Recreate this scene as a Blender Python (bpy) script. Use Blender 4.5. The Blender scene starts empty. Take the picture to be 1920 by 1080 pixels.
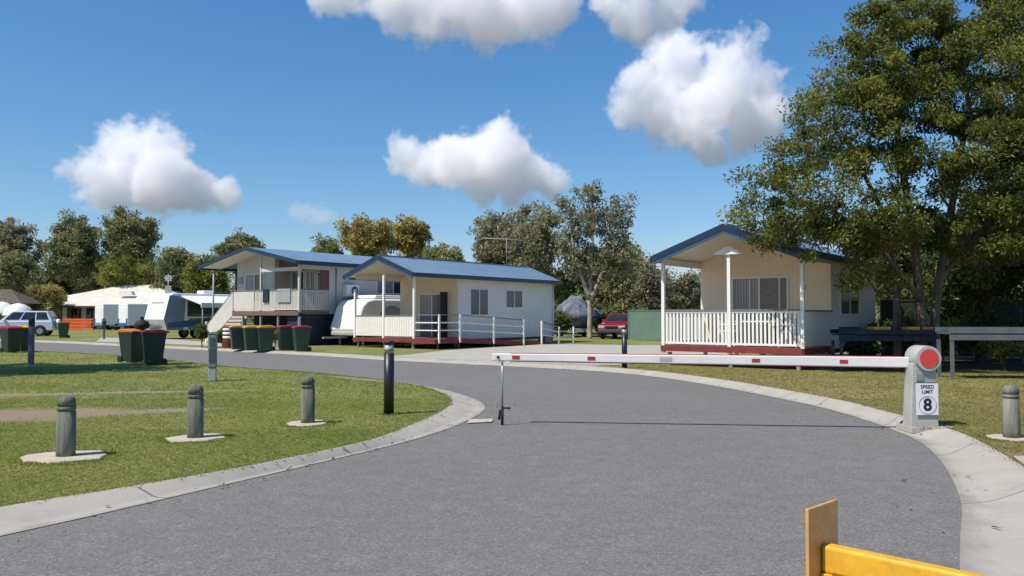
import bpy, bmesh, math, random
import numpy as np
from mathutils import Vector, Matrix, noise as mnoise
R = math.radians
scene = bpy.context.scene
COL = scene.collection

# ------------------------------------------------------------------ camera, sky, sun, exposure
CAM_H, FPX, PITCH = 1.6, 1550.0, math.atan(50 / 1550.0)
cd = bpy.data.cameras.new('camera'); cam = bpy.data.objects.new('camera', cd); COL.objects.link(cam)
cam.location = (0, 0, CAM_H); cam.rotation_euler = (math.pi / 2 + PITCH, 0, 0)
cd.sensor_width = 36; cd.lens = FPX / 1920 * 36; cd.clip_start = 0.1; cd.clip_end = 8000
scene.camera = cam
scene.view_settings.view_transform = 'Standard'; scene.view_settings.look = 'None'
scene.view_settings.gamma = 1; scene.view_settings.exposure = 0.55
SUN_TO = Vector((-0.58, -0.36, 1.0)).normalized()          # towards the sun
SUN_EL = math.asin(SUN_TO.z); SUN_AZ = math.atan2(SUN_TO.x, SUN_TO.y)
w = bpy.data.worlds.new('World'); scene.world = w; w.use_nodes = True
nt = w.node_tree; nt.nodes.clear()
sky = nt.nodes.new('ShaderNodeTexSky'); sky.sky_type = 'NISHITA'; sky.sun_disc = False
sky.sun_elevation = SUN_EL; sky.sun_rotation = SUN_AZ
sky.air_density = 1.0; sky.dust_density = 0.4; sky.ozone_density = 2.2; sky.altitude = 0
bg = nt.nodes.new('ShaderNodeBackground'); bg.inputs['Strength'].default_value = 0.091
wo = nt.nodes.new('ShaderNodeOutputWorld')
sp3 = nt.nodes.new('ShaderNodeSeparateColor'); cb3 = nt.nodes.new('ShaderNodeCombineColor'); nt.links.new(sky.outputs[0], sp3.inputs[0])
for i_, (gain, gam) in enumerate(((.96, 1.38), (.80, 1.0), (.845, .8))):      # a clearer, deeper blue than the stock atmosphere
    s0 = .088; a_ = nt.nodes.new('ShaderNodeMath'); a_.operation = 'MULTIPLY'; a_.inputs[1].default_value = s0
    p_ = nt.nodes.new('ShaderNodeMath'); p_.operation = 'POWER'; p_.inputs[1].default_value = gam
    q_ = nt.nodes.new('ShaderNodeMath'); q_.operation = 'MULTIPLY'; q_.inputs[1].default_value = gain / s0
    nt.links.new(sp3.outputs[i_], a_.inputs[0]); nt.links.new(a_.outputs[0], p_.inputs[0]); nt.links.new(p_.outputs[0], q_.inputs[0]); nt.links.new(q_.outputs[0], cb3.inputs[i_])
nt.links.new(cb3.outputs[0], bg.inputs[0]); nt.links.new(bg.outputs[0], wo.inputs[0])
sl = bpy.data.lights.new('sun', 'SUN'); sl.energy = 3.75; sl.angle = R(0.5); sl.color = (1, 0.93, 0.81)
sun = bpy.data.objects.new('sun', sl); COL.objects.link(sun)
sun.rotation_euler = SUN_TO.to_track_quat('Z', 'Y').to_euler(); sun.location = (0, 0, 60)
cy = scene.cycles
cy.use_denoising = True; cy.diffuse_bounces = 5; cy.glossy_bounces = 3
cy.transmission_bounces = 3; cy.transparent_max_bounces = 8; cy.volume_bounces = 32; cy.max_bounces = 32; cy.caustics_reflective = False
cy.caustics_refractive = False; cy.sample_clamp_indirect = 6

# ------------------------------------------------------------------ helpers
class MB:
    """collects shapes, then build() links them as one mesh object"""
    def __init__(s): s.v = []; s.f = []; s.smooth = set()
    def add(s, vs, fs, smooth=False):
        o = len(s.v); s.v += [tuple(p) for p in vs]
        for f in fs:
            if smooth: s.smooth.add(len(s.f))
            s.f.append(tuple(i + o for i in f))
        return s
    def box(s, x0, x1, y0, y1, z0, z1):
        v = [(x0, y0, z0), (x1, y0, z0), (x1, y1, z0), (x0, y1, z0), (x0, y0, z1), (x1, y0, z1), (x1, y1, z1), (x0, y1, z1)]
        return s.add(v, [(3, 2, 1, 0), (4, 5, 6, 7), (0, 1, 5, 4), (1, 2, 6, 5), (2, 3, 7, 6), (3, 0, 4, 7)])
    def bar(s, p, q, wd, h, up=(0, 0, 1)):
        p = Vector(p); q = Vector(q); d = (q - p).normalized(); u = Vector(up)
        a = d.cross(u).normalized() * wd / 2; b = a.cross(d).normalized() * h / 2
        v = [p - a - b, p + a - b, p + a + b, p - a + b, q - a - b, q + a - b, q + a + b, q - a + b]
        return s.add(v, [(3, 2, 1, 0), (4, 5, 6, 7), (0, 1, 5, 4), (1, 2, 6, 5), (2, 3, 7, 6), (3, 0, 4, 7)])
    def frustum(s, x0, x1, y0, y1, z0, X0, X1, Y0, Y1, z1):
        v = [(x0, y0, z0), (x1, y0, z0), (x1, y1, z0), (x0, y1, z0), (X0, Y0, z1), (X1, Y0, z1), (X1, Y1, z1), (X0, Y1, z1)]
        return s.add(v, [(3, 2, 1, 0), (4, 5, 6, 7), (0, 1, 5, 4), (1, 2, 6, 5), (2, 3, 7, 6), (3, 0, 4, 7)])
    def tube(s, pts, rad, n=10, caps=True, smooth=True):
        pts = [Vector(p) for p in pts]
        if not isinstance(rad, (list, tuple)): rad = [rad] * len(pts)
        vs = []; ref = None
        for i, p in enumerate(pts):
            d = (pts[min(i + 1, len(pts) - 1)] - pts[max(i - 1, 0)]).normalized()
            if ref is None: ref = Vector((1, 0, 0)) if abs(d.x) < .9 else Vector((0, 1, 0))
            a = (ref - d * ref.dot(d)).normalized(); ref = a; b = d.cross(a)
            for k in range(n):
                t = 2 * math.pi * k / n; vs.append(p + (a * math.cos(t) + b * math.sin(t)) * rad[i])
        fs = []
        for i in range(len(pts) - 1):
            for k in range(n): fs.append((i * n + k, i * n + (k + 1) % n, (i + 1) * n + (k + 1) % n, (i + 1) * n + k))
        s.add(vs, fs, smooth)
        if caps:
            o = len(s.v) - len(vs)
            s.f.append(tuple(o + k for k in range(n))[::-1]); s.f.append(tuple(o + (len(pts) - 1) * n + k for k in range(n)))
        return s
    def lathe(s, prof, n=20, c=(0, 0), smooth=True):
        vs = []; fs = []
        for r, z in prof:
            for k in range(n):
                t = 2 * math.pi * k / n; vs.append((c[0] + r * math.cos(t), c[1] + r * math.sin(t), z))
        for i in range(len(prof) - 1):
            for k in range(n): fs.append((i * n + k, i * n + (k + 1) % n, (i + 1) * n + (k + 1) % n, (i + 1) * n + k))
        o = len(s.v); s.add(vs, fs, smooth)
        s.f.append(tuple(o + k for k in range(n))[::-1]); s.f.append(tuple(o + (len(prof) - 1) * n + k for k in range(n)))
        return s
    def prism(s, poly, axis, a, b):
        """poly of 2D points extruded between a and b along axis; axis 'y': poly is (x,z), 'x': (y,z), 'z': (x,y)"""
        def P(p, t): return {'y': (p[0], t, p[1]), 'x': (t, p[0], p[1]), 'z': (p[0], p[1], t)}[axis]
        n = len(poly); v = [P(p, a) for p in poly] + [P(p, b) for p in poly]
        fs = [tuple(range(n))[::-1], tuple(range(n, 2 * n))] + [(i, (i + 1) % n, n + (i + 1) % n, n + i) for i in range(n)]
        return s.add(v, fs)
    def build(s, name, m, parent=None, bevel=0, seg=2, recalc=True):
        me = bpy.data.meshes.new(name); me.from_pydata(s.v, [], s.f)
        for i in s.smooth: me.polygons[i].use_smooth = True
        if recalc:
            bm = bmesh.new(); bm.from_mesh(me); bmesh.ops.recalc_face_normals(bm, faces=bm.faces); bm.to_mesh(me); bm.free()
        me.materials.append(m)
        o = bpy.data.objects.new(name, me); COL.objects.link(o)
        if parent: o.parent = parent
        if bevel:
            b = o.modifiers.new('bevel', 'BEVEL'); b.width = bevel; b.segments = seg; b.limit_method = 'ANGLE'; b.angle_limit = R(35)
            b.harden_normals = False
        return o

def tag(o, label=None, cat=None, group=None, kind=None):
    if label: o['label'] = label
    if cat: o['category'] = cat
    if group: o['group'] = group
    if kind: o['kind'] = kind
    return o
def empty(name, loc, rz=0.0, label=None, cat=None, group=None):
    o = bpy.data.objects.new(name, None); COL.objects.link(o); o.location = loc; o.rotation_euler = (0, 0, rz)
    o.empty_display_size = .3
    return tag(o, label, cat, group)
def copy_tree(o, parent=None, label=None, loc=None, rz=None):
    c = o.copy(); COL.objects.link(c)
    if parent: c.parent = parent
    if label: c['label'] = label
    if loc is not None: c.location = loc
    if rz is not None: c.rotation_euler = (0, 0, rz)
    for ch in list(o.children): copy_tree(ch, c)
    return c
def ground_at(px, py, z=0.0):
    """the ground point a surveyed direction of the photograph meets at height z"""
    u = (px - 960) / FPX; v = (540 - py) / FPX
    d = Vector((u, math.cos(PITCH) - v * math.sin(PITCH), math.sin(PITCH) + v * math.cos(PITCH)))
    t = (z - CAM_H) / d.z
    return Vector((d.x * t, d.y * t, z))
LAWN = 0.08

# ------------------------------------------------------------------ materials
def nodes(name):
    m = bpy.data.materials.new(name); m.use_nodes = True
    n = m.node_tree; n.nodes.clear()
    out = n.nodes.new('ShaderNodeOutputMaterial'); b = n.nodes.new('ShaderNodeBsdfPrincipled')
    n.links.new(b.outputs[0], out.inputs[0])
    return m, n, b, out
def N(n, t, **kw):
    x = n.nodes.new(t)
    for k, v in kw.items(): setattr(x, k, v)
    return x
def noise_tex(n, vec, scale, detail=4, rough=.55):
    t = N(n, 'ShaderNodeTexNoise'); t.inputs['Scale'].default_value = scale; t.inputs['Detail'].default_value = detail
    t.inputs['Roughness'].default_value = rough
    n.links.new(vec, t.inputs['Vector']); return t.outputs['Fac']
def ramp(n, fac, stops):
    r = N(n, 'ShaderNodeValToRGB'); el = r.color_ramp.elements
    while len(el) < len(stops): el.new(.5)
    for e, (p, c) in zip(el, stops):
        e.position = p; e.color = (*c, 1) if len(c) == 3 else c
    n.links.new(fac, r.inputs[0]); return r.outputs[0]
def mixc(n, fac, a, b, mode='MIX'):
    x = N(n, 'ShaderNodeMix', data_type='RGBA', blend_type=mode)
    for i, s in ((0, fac), (6, a), (7, b)):
        if isinstance(s, (int, float)): x.inputs[i].default_value = s
        elif isinstance(s, tuple): x.inputs[i].default_value = (*s, 1)
        else: n.links.new(s, x.inputs[i])
    return x.outputs[2]
def math_(n, op, a, b=None, clamp=False):
    x = N(n, 'ShaderNodeMath', operation=op, use_clamp=clamp)
    for i, s in ((0, a), (1, b)):
        if s is None: continue
        if isinstance(s, (int, float)): x.inputs[i].default_value = s
        else: n.links.new(s, x.inputs[i])
    return x.outputs[0]
def bump(n, b, h, strength=.3, dist=.01):
    x = N(n, 'ShaderNodeBump'); x.inputs['Strength'].default_value = strength; x.inputs['Distance'].default_value = dist
    n.links.new(h, x.inputs['Height']); n.links.new(x.outputs[0], b.inputs['Normal'])
def objvec(n):
    return N(n, 'ShaderNodeTexCoord').outputs['Object']

def mat(name, c, rough=.6, var=.12, scale=6, metal=0, spec=.5, bump_s=0, bscale=60, dirt=None):
    m, n, b, o = nodes(name); v = objvec(n)
    f = noise_tex(n, v, scale, 6, .65)
    lo = tuple(max(0, x * (1 - var * 1.4)) for x in c); hi = tuple(min(1, x * (1 + var)) for x in c)
    col = ramp(n, f, [(.3, lo), (.7, hi)])
    if dirt:
        f2 = noise_tex(n, v, scale * .35, 8, .7)
        col = mixc(n, ramp(n, f2, [(.5, (0, 0, 0)), (.75, (.6, .6, .6))]), col, dirt)
    n.links.new(col, b.inputs['Base Color'])
    b.inputs['Roughness'].default_value = rough; b.inputs['Metallic'].default_value = metal
    b.inputs['Specular IOR Level'].default_value = spec
    if bump_s: bump(n, b, noise_tex(n, v, bscale, 3), bump_s, .01)
    return m

def asphalt():
    m, n, b, o = nodes('asphalt'); v = objvec(n)
    big = noise_tex(n, v, .35, 5, .6); mid = noise_tex(n, v, 3.5, 6, .7); fine = noise_tex(n, v, 120, 3, .8)
    c = ramp(n, big, [(.3, (.146, .142, .137)), (.7, (.186, .181, .174))])
    c = mixc(n, .55, c, ramp(n, mid, [(.3, (.128, .124, .12)), (.7, (.205, .199, .191))]))
    vo = N(n, 'ShaderNodeTexVoronoi'); vo.inputs['Scale'].default_value = 85; n.links.new(v, vo.inputs['Vector'])
    vo2 = N(n, 'ShaderNodeTexVoronoi'); vo2.inputs['Scale'].default_value = 38; n.links.new(v, vo2.inputs['Vector'])
    sp = N(n, 'ShaderNodeSeparateColor'); n.links.new(vo.outputs['Color'], sp.inputs[0])
    sp2 = N(n, 'ShaderNodeSeparateColor'); n.links.new(vo2.outputs['Color'], sp2.inputs[0])
    stone = ramp(n, sp.outputs[0], [(0, (.45, .45, .45)), (.5, (.95, .95, .95)), (.8, (1.15, 1.15, 1.15)), (1, (1.9, 1.9, 1.85))])
    c = mixc(n, .55, c, stone, 'MULTIPLY')
    stone2 = ramp(n, sp2.outputs[1], [(0, (.82, .82, .82)), (.5, (1, 1, 1)), (1, (1.2, 1.2, 1.2))])
    c = mixc(n, .45, c, stone2, 'MULTIPLY')
    c = mixc(n, .4, c, ramp(n, fine, [(.3, (.5, .5, .5)), (.7, (1.5, 1.5, 1.5))]), 'MULTIPLY')
    st = noise_tex(n, v, .9, 7, .75)
    c = mixc(n, ramp(n, st, [(.62, (0, 0, 0)), (.75, (.28, .28, .28))]), c, (.085, .085, .087))
    v3 = N(n, 'ShaderNodeTexVoronoi'); v3.inputs['Scale'].default_value = 7; n.links.new(v, v3.inputs['Vector'])
    c = mixc(n, ramp(n, v3.outputs['Distance'], [(.03, (.55, .55, .55)), (.06, (0, 0, 0))]), c, (.34, .33, .31))
    n.links.new(c, b.inputs['Base Color']); b.inputs['Roughness'].default_value = .88; b.inputs['Specular IOR Level'].default_value = .3
    bump(n, b, math_(n, 'ADD', sp.outputs[0], fine), .5, .006)
    return m
def concrete(name, c=(.375, .35, .312), joint=0.0):
    m, n, b, o = nodes(name); v = objvec(n)
    f = noise_tex(n, v, 1.6, 8, .7); g = noise_tex(n, v, 45, 4, .7); st = noise_tex(n, v, .8, 8, .75)
    col = ramp(n, f, [(.28, tuple(x * .8 for x in c)), (.5, c), (.75, tuple(x * 1.14 for x in c))])
    col = mixc(n, .45, col, ramp(n, g, [(.3, (.84, .84, .84)), (.7, (1.12, 1.12, 1.12))]), 'MULTIPLY')
    col = mixc(n, ramp(n, st, [(.54, (0, 0, 0)), (.7, (.5, .5, .5))]), col, (c[0] * .55, c[1] * .5, c[2] * .45))
    h = g
    if joint:
        uv = N(n, 'ShaderNodeUVMap'); s = N(n, 'ShaderNodeSeparateXYZ'); n.links.new(uv.outputs[0], s.inputs[0])
        fr = math_(n, 'FRACT', math_(n, 'DIVIDE', s.outputs[0], joint))
        j = math_(n, 'LESS_THAN', fr, .022 / joint)
        col = mixc(n, math_(n, 'MULTIPLY', j, .75), col, (.07, .062, .05))
        # damp, dirty band where the tray meets the asphalt
        e = ramp(n, math_(n, 'ADD', s.outputs[1], math_(n, 'MULTIPLY', math_(n, 'SUBTRACT', f, .5), .5)), [(.0, (.42, .42, .42)), (.2, (0, 0, 0))])
        col = mixc(n, e, col, (.13, .12, .1))
    n.links.new(col, b.inputs['Base Color']); b.inputs['Roughness'].default_value = .9; b.inputs['Specular IOR Level'].default_value = .25
    bump(n, b, h, .18, .004)
    return m
def lawn_mat(name, green, dry, dryness, patches=(), soil=(.29, .225, .165)):
    m, n, b, o = nodes(name); v = N(n, 'ShaderNodeNewGeometry').outputs['Position']
    a = noise_tex(n, v, .33, 6, .6); c2 = noise_tex(n, v, 2.6, 6, .7); f = noise_tex(n, v, 40, 4, .75)
    g = ramp(n, c2, [(.3, tuple(x * .72 for x in green)), (.7, tuple(x * 1.2 for x in green))])
    d = ramp(n, math_(n, 'ADD', a, dryness), [(.45, (0, 0, 0)), (.72, (1, 1, 1))])
    col = mixc(n, d, g, dry)
    tot = None
    for (x, y, rx, ry, ang) in patches:
        s = N(n, 'ShaderNodeMapping', vector_type='POINT'); s.vector_type = 'TEXTURE'
        s.inputs['Location'].default_value = (x, y, 0); s.inputs['Rotation'].default_value = (0, 0, ang)
        s.inputs['Scale'].default_value = (rx, ry, 1000)
        n.links.new(v, s.inputs['Vector'])
        l = N(n, 'ShaderNodeVectorMath', operation='LENGTH'); n.links.new(s.outputs[0], l.inputs[0])
        q = math_(n, 'SUBTRACT', 1.0, l.outputs['Value'])
        tot = q if tot is None else math_(n, 'MAXIMUM', tot, q)
    if tot is not None:
        nn = noise_tex(n, v, 1.8, 7, .72)
        k = math_(n, 'ADD', tot, math_(n, 'MULTIPLY', math_(n, 'SUBTRACT', nn, .55), 2.2))
        col = mixc(n, ramp(n, k, [(.0, (0, 0, 0)), (.28, (.95, .95, .95))]), col, soil)
    col = mixc(n, .8, col, ramp(n, f, [(.25, (.45, .45, .45)), (.75, (1.5, 1.5, 1.5))]), 'MULTIPLY')
    n.links.new(col, b.inputs['Base Color']); b.inputs['Roughness'].default_value = .95; b.inputs['Specular IOR Level'].default_value = .1
    bump(n, b, math_(n, 'ADD', f, c2), .8, .03)
    return m
def leaf_mat(name, stops, trans=.3):
    m, n, b, o = nodes(name)
    at = N(n, 'ShaderNodeAttribute', attribute_name='tint')
    col = ramp(n, at.outputs['Fac'], stops)
    n.links.new(col, b.inputs['Base Color']); b.inputs['Roughness'].default_value = .6; b.inputs['Specular IOR Level'].default_value = .25
    tr = N(n, 'ShaderNodeBsdfTranslucent'); n.links.new(col, tr.inputs[0])
    mx = N(n, 'ShaderNodeMixShader'); mx.inputs[0].default_value = trans
    n.links.new(b.outputs[0], mx.inputs[1]); n.links.new(tr.outputs[0], mx.inputs[2]); n.links.new(mx.outputs[0], o.inputs[0])
    return m
def cladding(name, c, pitch=.15, dirt=True):
    """painted sheet cladding with vertical grooves (local x+y works on both wall directions)"""
    m, n, b, o = nodes(name); v = objvec(n)
    s = N(n, 'ShaderNodeSeparateXYZ'); n.links.new(v, s.inputs[0])
    u = math_(n, 'FRACT', math_(n, 'DIVIDE', math_(n, 'ADD', s.outputs[0], s.outputs[1]), pitch))
    g = math_(n, 'LESS_THAN', u, .07)
    f = noise_tex(n, v, 1.2, 7, .7)
    col = ramp(n, f, [(.3, tuple(x * .9 for x in c)), (.7, tuple(min(1, x * 1.05) for x in c))])
    col = mixc(n, math_(n, 'MULTIPLY', g, .35), col, tuple(x * .5 for x in c))
    n.links.new(col, b.inputs['Base Color']); b.inputs['Roughness'].default_value = .55
    bump(n, b, math_(n, 'SUBTRACT', 1.0, g), .5, .01)
    return m
def roofing(name, c, axis=1, pitch=.2, rough=.38, metal=.0):
    m, n, b, o = nodes(name); v = objvec(n)
    s = N(n, 'ShaderNodeSeparateXYZ'); n.links.new(v, s.inputs[0])
    u = math_(n, 'FRACT', math_(n, 'DIVIDE', s.outputs[axis], pitch))
    rib = math_(n, 'LESS_THAN', u, .22)
    f = noise_tex(n, v, .9, 6, .65)
    col = ramp(n, f, [(.3, tuple(x * .85 for x in c)), (.7, tuple(min(1, x * 1.12) for x in c))])
    n.links.new(col, b.inputs['Base Color']); b.inputs['Roughness'].default_value = rough; b.inputs['Metallic'].default_value = metal
    bump(n, b, rib, .6, .02)
    return m
def bark(name, a, b_, scale=6, stretch=.25):
    m, n, b, o = nodes(name); v = objvec(n)
    mp = N(n, 'ShaderNodeMapping'); mp.inputs['Scale'].default_value = (1, 1, stretch); n.links.new(v, mp.inputs['Vector'])
    f = noise_tex(n, mp.outputs[0], scale, 8, .7)
    n.links.new(ramp(n, f, [(.35, a), (.65, b_)]), b.inputs['Base Color']); b.inputs['Roughness'].default_value = .9
    bump(n, b, f, .8, .05)
    return m
def glass_mat(name, c=(.02, .024, .03), rough=.04):
    m, n, b, o = nodes(name); v = objvec(n)
    f = noise_tex(n, v, 1.3, 3)
    n.links.new(ramp(n, f, [(.3, tuple(x * .6 for x in c)), (.7, tuple(x * 1.6 for x in c))]), b.inputs['Base Color'])
    b.inputs['Roughness'].default_value = rough; b.inputs['Specular IOR Level'].default_value = .7
    return m
def curtain_mat(name, a, b_, pitch=.09):
    m, n, b, o = nodes(name); v = objvec(n)
    s = N(n, 'ShaderNodeSeparateXYZ'); n.links.new(v, s.inputs[0])
    u = math_(n, 'PINGPONG', math_(n, 'ADD', s.outputs[0], s.outputs[1]), pitch / 2)
    n.links.new(ramp(n, math_(n, 'DIVIDE', u, pitch / 2), [(.1, a), (.9, b_)]), b.inputs['Base Color'])
    b.inputs['Roughness'].default_value = .12; b.inputs['Specular IOR Level'].default_value = .6
    return m

M = {}
M['asphalt'] = asphalt()
M['kerb'] = concrete('kerb_concrete', joint=2.6)
M['drive'] = concrete('driveway_concrete', (.39, .37, .325))
M['pad'] = concrete('footing_concrete', (.47, .41, .335))
SOIL_PATCH = [(-8.3, 12.3, 3.4, 1.05, R(18)), (-5.9, 12.95, 1.5, .42, R(26)), (-9.3, 15.7, 5.0, .32, R(14)), (-11.5, 28.4, 4.0, .5, R(-40)), (-3.4, 19.4, 2.0, .22, R(-45))]
M['lawn'] = lawn_mat('lawn_turf', (.185, .215, .062), (.29, .255, .115), .03, SOIL_PATCH)
M['dry_lawn'] = lawn_mat('dry_lawn_turf', (.215, .20, .072), (.30, .25, .125), .05, [(5.2, 13.5, .5, 2.5, R(8)), (5.6, 8.6, .35, 1.6, R(25))], (.26, .19, .12))
M['far_lawn'] = lawn_mat('far_turf', (.185, .205, .065), (.27, .25, .115), 0)
M['terrain'] = lawn_mat('distant_terrain', (.13, .135, .095), (.17, .16, .125), 0)
M['litter'] = lawn_mat('shade_toned_leaf_litter', (.055, .045, .032), (.13, .09, .06), .02)  # litter brown, kept dark to carry the tree's shade as well
M['blade'] = leaf_mat('grass_blades', [(0, (0.120, 0.169, 0.028)), (.45, (0.210, 0.268, 0.050)), (.8, (0.310, 0.328, 0.084)), (1, (0.533, 0.427, 0.199))], 0.5)
M['dry_blade'] = leaf_mat('dry_grass_blades', [(0, (0.140, 0.161, 0.035)), (.4, (0.221, 0.229, 0.061)), (.75, (0.352, 0.306, 0.120)), (1, (0.524, 0.407, 0.207))], 0.5)
M['clad'] = cladding('cream_cladding', (.80, .765, .73))
M['clad_warm'] = cladding('warm_cream_cladding', (.87, .715, .52))
M['house'] = cladding('grey_cream_cladding', (.60, .575, .54))
M['house_trim'] = mat('grey_cream_paint', (.58, .55, .51), .5, .06, 3)
M['white'] = mat('white_paint', (.80, .79, .76), .45, .04, 3)
M['cream'] = mat('cream_paint', (.78, .745, .68), .5, .05, 3)
M['handrail'] = mat('grey_handrail', (.16, .17, .18), .5, .1)
M['ceiling'] = mat('soffit_paint', (.82, .78, .72), .6, .03, 2)
M['roof'] = roofing('blue_roof_sheet', (.145, .225, .325))
M['barge'] = mat('blue_barge_paint', (.038, .085, .15), .35, .1, 2)
M['fascia'] = mat('navy_fascia', (.010, .030, .068), .35, .1, 2)
M['deckred'] = mat('red_deck_paint', (.20, .03, .028), .6, .2, 3)
M['deckboards'] = mat('deck_boards', (.22, .12, .09), .7, .2, 3)
M['glass'] = glass_mat('dark_glass')
M['curtain'] = curtain_mat('curtained_glass', (.10, .12, .14), (.30, .32, .34))
M['curtain_dark'] = curtain_mat('dark_blind_glass', (.035, .04, .05), (.11, .115, .14))
M['alu'] = mat('window_frame_paint', (.80, .80, .79), .4, .04)
M['black'] = mat('black_paint', (.012, .013, .017), .42, .15, 8)
M['rubber'] = mat('black_rubber', (.016, .016, .017), .8, .15, 8)
M['galv'] = mat('galvanised_steel', (.36, .38, .40), .42, .14, 5, .55)
M['rackgrey'] = mat('shade_toned_rack_steel', (.17, .18, .20), .45, .15, 5, .4)  # galvanised steel darkened, the tree's shade is put into the colour
M['grey'] = mat('grey_paint', (.33, .34, .34), .5, .08, 5)
M['lightgrey'] = mat('light_grey_paint', (.40, .40, .375), .5, .1, 4, dirt=(.27, .26, .23))
M['lens'] = mat('lamp_lens', (.42, .43, .42), .25, .06)
M['red'] = mat('red_reflector', (.62, .06, .05), .35, .08, 20)
M['redstrip'] = mat('red_reflective_tape', (.42, .03, .05), .3, .1, 20)
M['boom'] = mat('white_boom_paint', (.80, .77, .75), .4, .05, 2, dirt=(.62, .58, .55))
M['navyink'] = mat('navy_ink', (.012, .016, .045), .5, 0)
M['signwhite'] = mat('sign_white', (.78, .76, .80), .35, .03)
M['yellow'] = mat('yellow_gate_paint', (.75, .40, .03), .36, .1, 14, dirt=(.34, .16, .04))
M['plate'] = mat('shade_toned_worn_plate', (.60, .32, .10), .5, .15, 9, dirt=(.30, .14, .05))  # gate yellow browned to paint in shade and road bounce, plus rust mottling
M['bin'] = mat('green_bin_plastic', (.028, .062, .040), .42, .12, 6)
M['bindark'] = mat('dark_green_bin_plastic', (.014, .030, .022), .45, .12, 6)
M['lidred'] = mat('red_lid_plastic', (.34, .02, .035), .42, .1, 6)
M['lidyellow'] = mat('yellow_lid_plastic', (.72, .37, .02), .42, .1, 6)
M['lidorange'] = mat('orange_lid_plastic', (.55, .17, .03), .42, .1, 6)
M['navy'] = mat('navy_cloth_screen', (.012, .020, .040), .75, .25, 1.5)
M['pole_blue'] = mat('blue_grey_post', (.085, .085, .14), .5, .15, 5)
M['pedestal'] = mat('grey_green_pedestal', (.20, .24, .25), .5, .1, 6)
M['pedestal_dark'] = mat('dark_pedestal_box', (.07, .085, .10), .5, .15, 6)
M['shadecloth'] = mat('dark_green_mesh', (.018, .034, .026), .8, .4, 1.2)
M['colorbond'] = roofing('green_fence_sheet', (.16, .25, .20), 0, .2, .5)
M['offwhite_roof'] = roofing('offwhite_roof_sheet', (.66, .63, .55), 0, .25, .5)
M['brickdark'] = mat('brown_brick', (.16, .10, .085), .8, .25, 8)
M['orange_mesh'] = mat('orange_barrier_mesh', (.66, .12, .025), .7, .3, 5)
M['carsilver'] = mat('pale_silver_car_paint', (.55, .60, .70), .25, .03)
M['carred'] = mat('dark_red_car_paint', (.20, .014, .028), .25, .05)
M['van'] = mat('caravan_white', (.80, .80, .80), .35, .03)
M['vangrey'] = mat('caravan_grey_blue', (.16, .24, .29), .4, .1, 2)
M['vanblue'] = mat('caravan_blue_decal', (.03, .10, .24), .4, .1, 2)
M['teal'] = mat('teal_panel', (.10, .35, .45), .4, .1, 2)
M['blue'] = mat('blue_panel', (.03, .12, .36), .4, .1, 2)
M['awning'] = mat('awning_cloth', (.70, .71, .73), .7, .05, 2)
M['tarp'] = mat('silver_tarp', (.16, .19, .24), .55, .55, 1.1, .0, .3, .4, 5)
M['darktarp'] = mat('dark_tarp', (.05, .055, .06), .5, .3, 2)
M['terracotta'] = mat('red_brown_post', (.17, .06, .05), .6, .15)
M['bark'] = bark('brown_bark', (.05, .04, .032), (.15, .12, .095))
M['paperbark'] = bark('pale_paperbark', (.20, .15, .115), (.60, .52, .43), 5, .4)
M['pine'] = bark('treated_timber', (.075, .085, .066), (.24, .235, .19), 9, .12)
M['leaf_big'] = leaf_mat('olive_leaves', [(0, (.045, .068, .018)), (.45, (.14, .162, .034)), (.8, (.26, .265, .055)), (1, (.32, .30, .085))], .45)
M['leaf_gum'] = leaf_mat('gum_leaves', [(0, (0.122, 0.149, 0.070)), (.5, (0.249, 0.268, 0.112)), (.85, (0.401, 0.374, 0.166)), (1, (0.573, 0.445, 0.248))], 0.4)
M['leaf_grey'] = leaf_mat('grey_paperbark_leaves', [(0, (0.141, 0.151, 0.095)), (.5, (0.269, 0.260, 0.151)), (.85, (0.411, 0.362, 0.216)), (1, (0.566, 0.467, 0.304))], 0.4)
M['leaf_gold'] = leaf_mat('golden_leaves', [(0, (0.177, 0.171, 0.061)), (.5, (0.372, 0.310, 0.103)), (.85, (0.616, 0.475, 0.154)), (1, (0.620, 0.605, 0.240))], 0.4)
M['leaf_dark'] = leaf_mat('dark_shrub_leaves', [(0, (0.043, 0.072, 0.024)), (.5, (0.096, 0.132, 0.041)), (1, (0.216, 0.240, 0.072))], 0.4)
M['leaf_bright'] = leaf_mat('bright_shrub_leaves', [(0, (0.092, 0.112, 0.024)), (.5, (0.196, 0.214, 0.041)), (1, (0.367, 0.326, 0.082))], 0.42)

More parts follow.
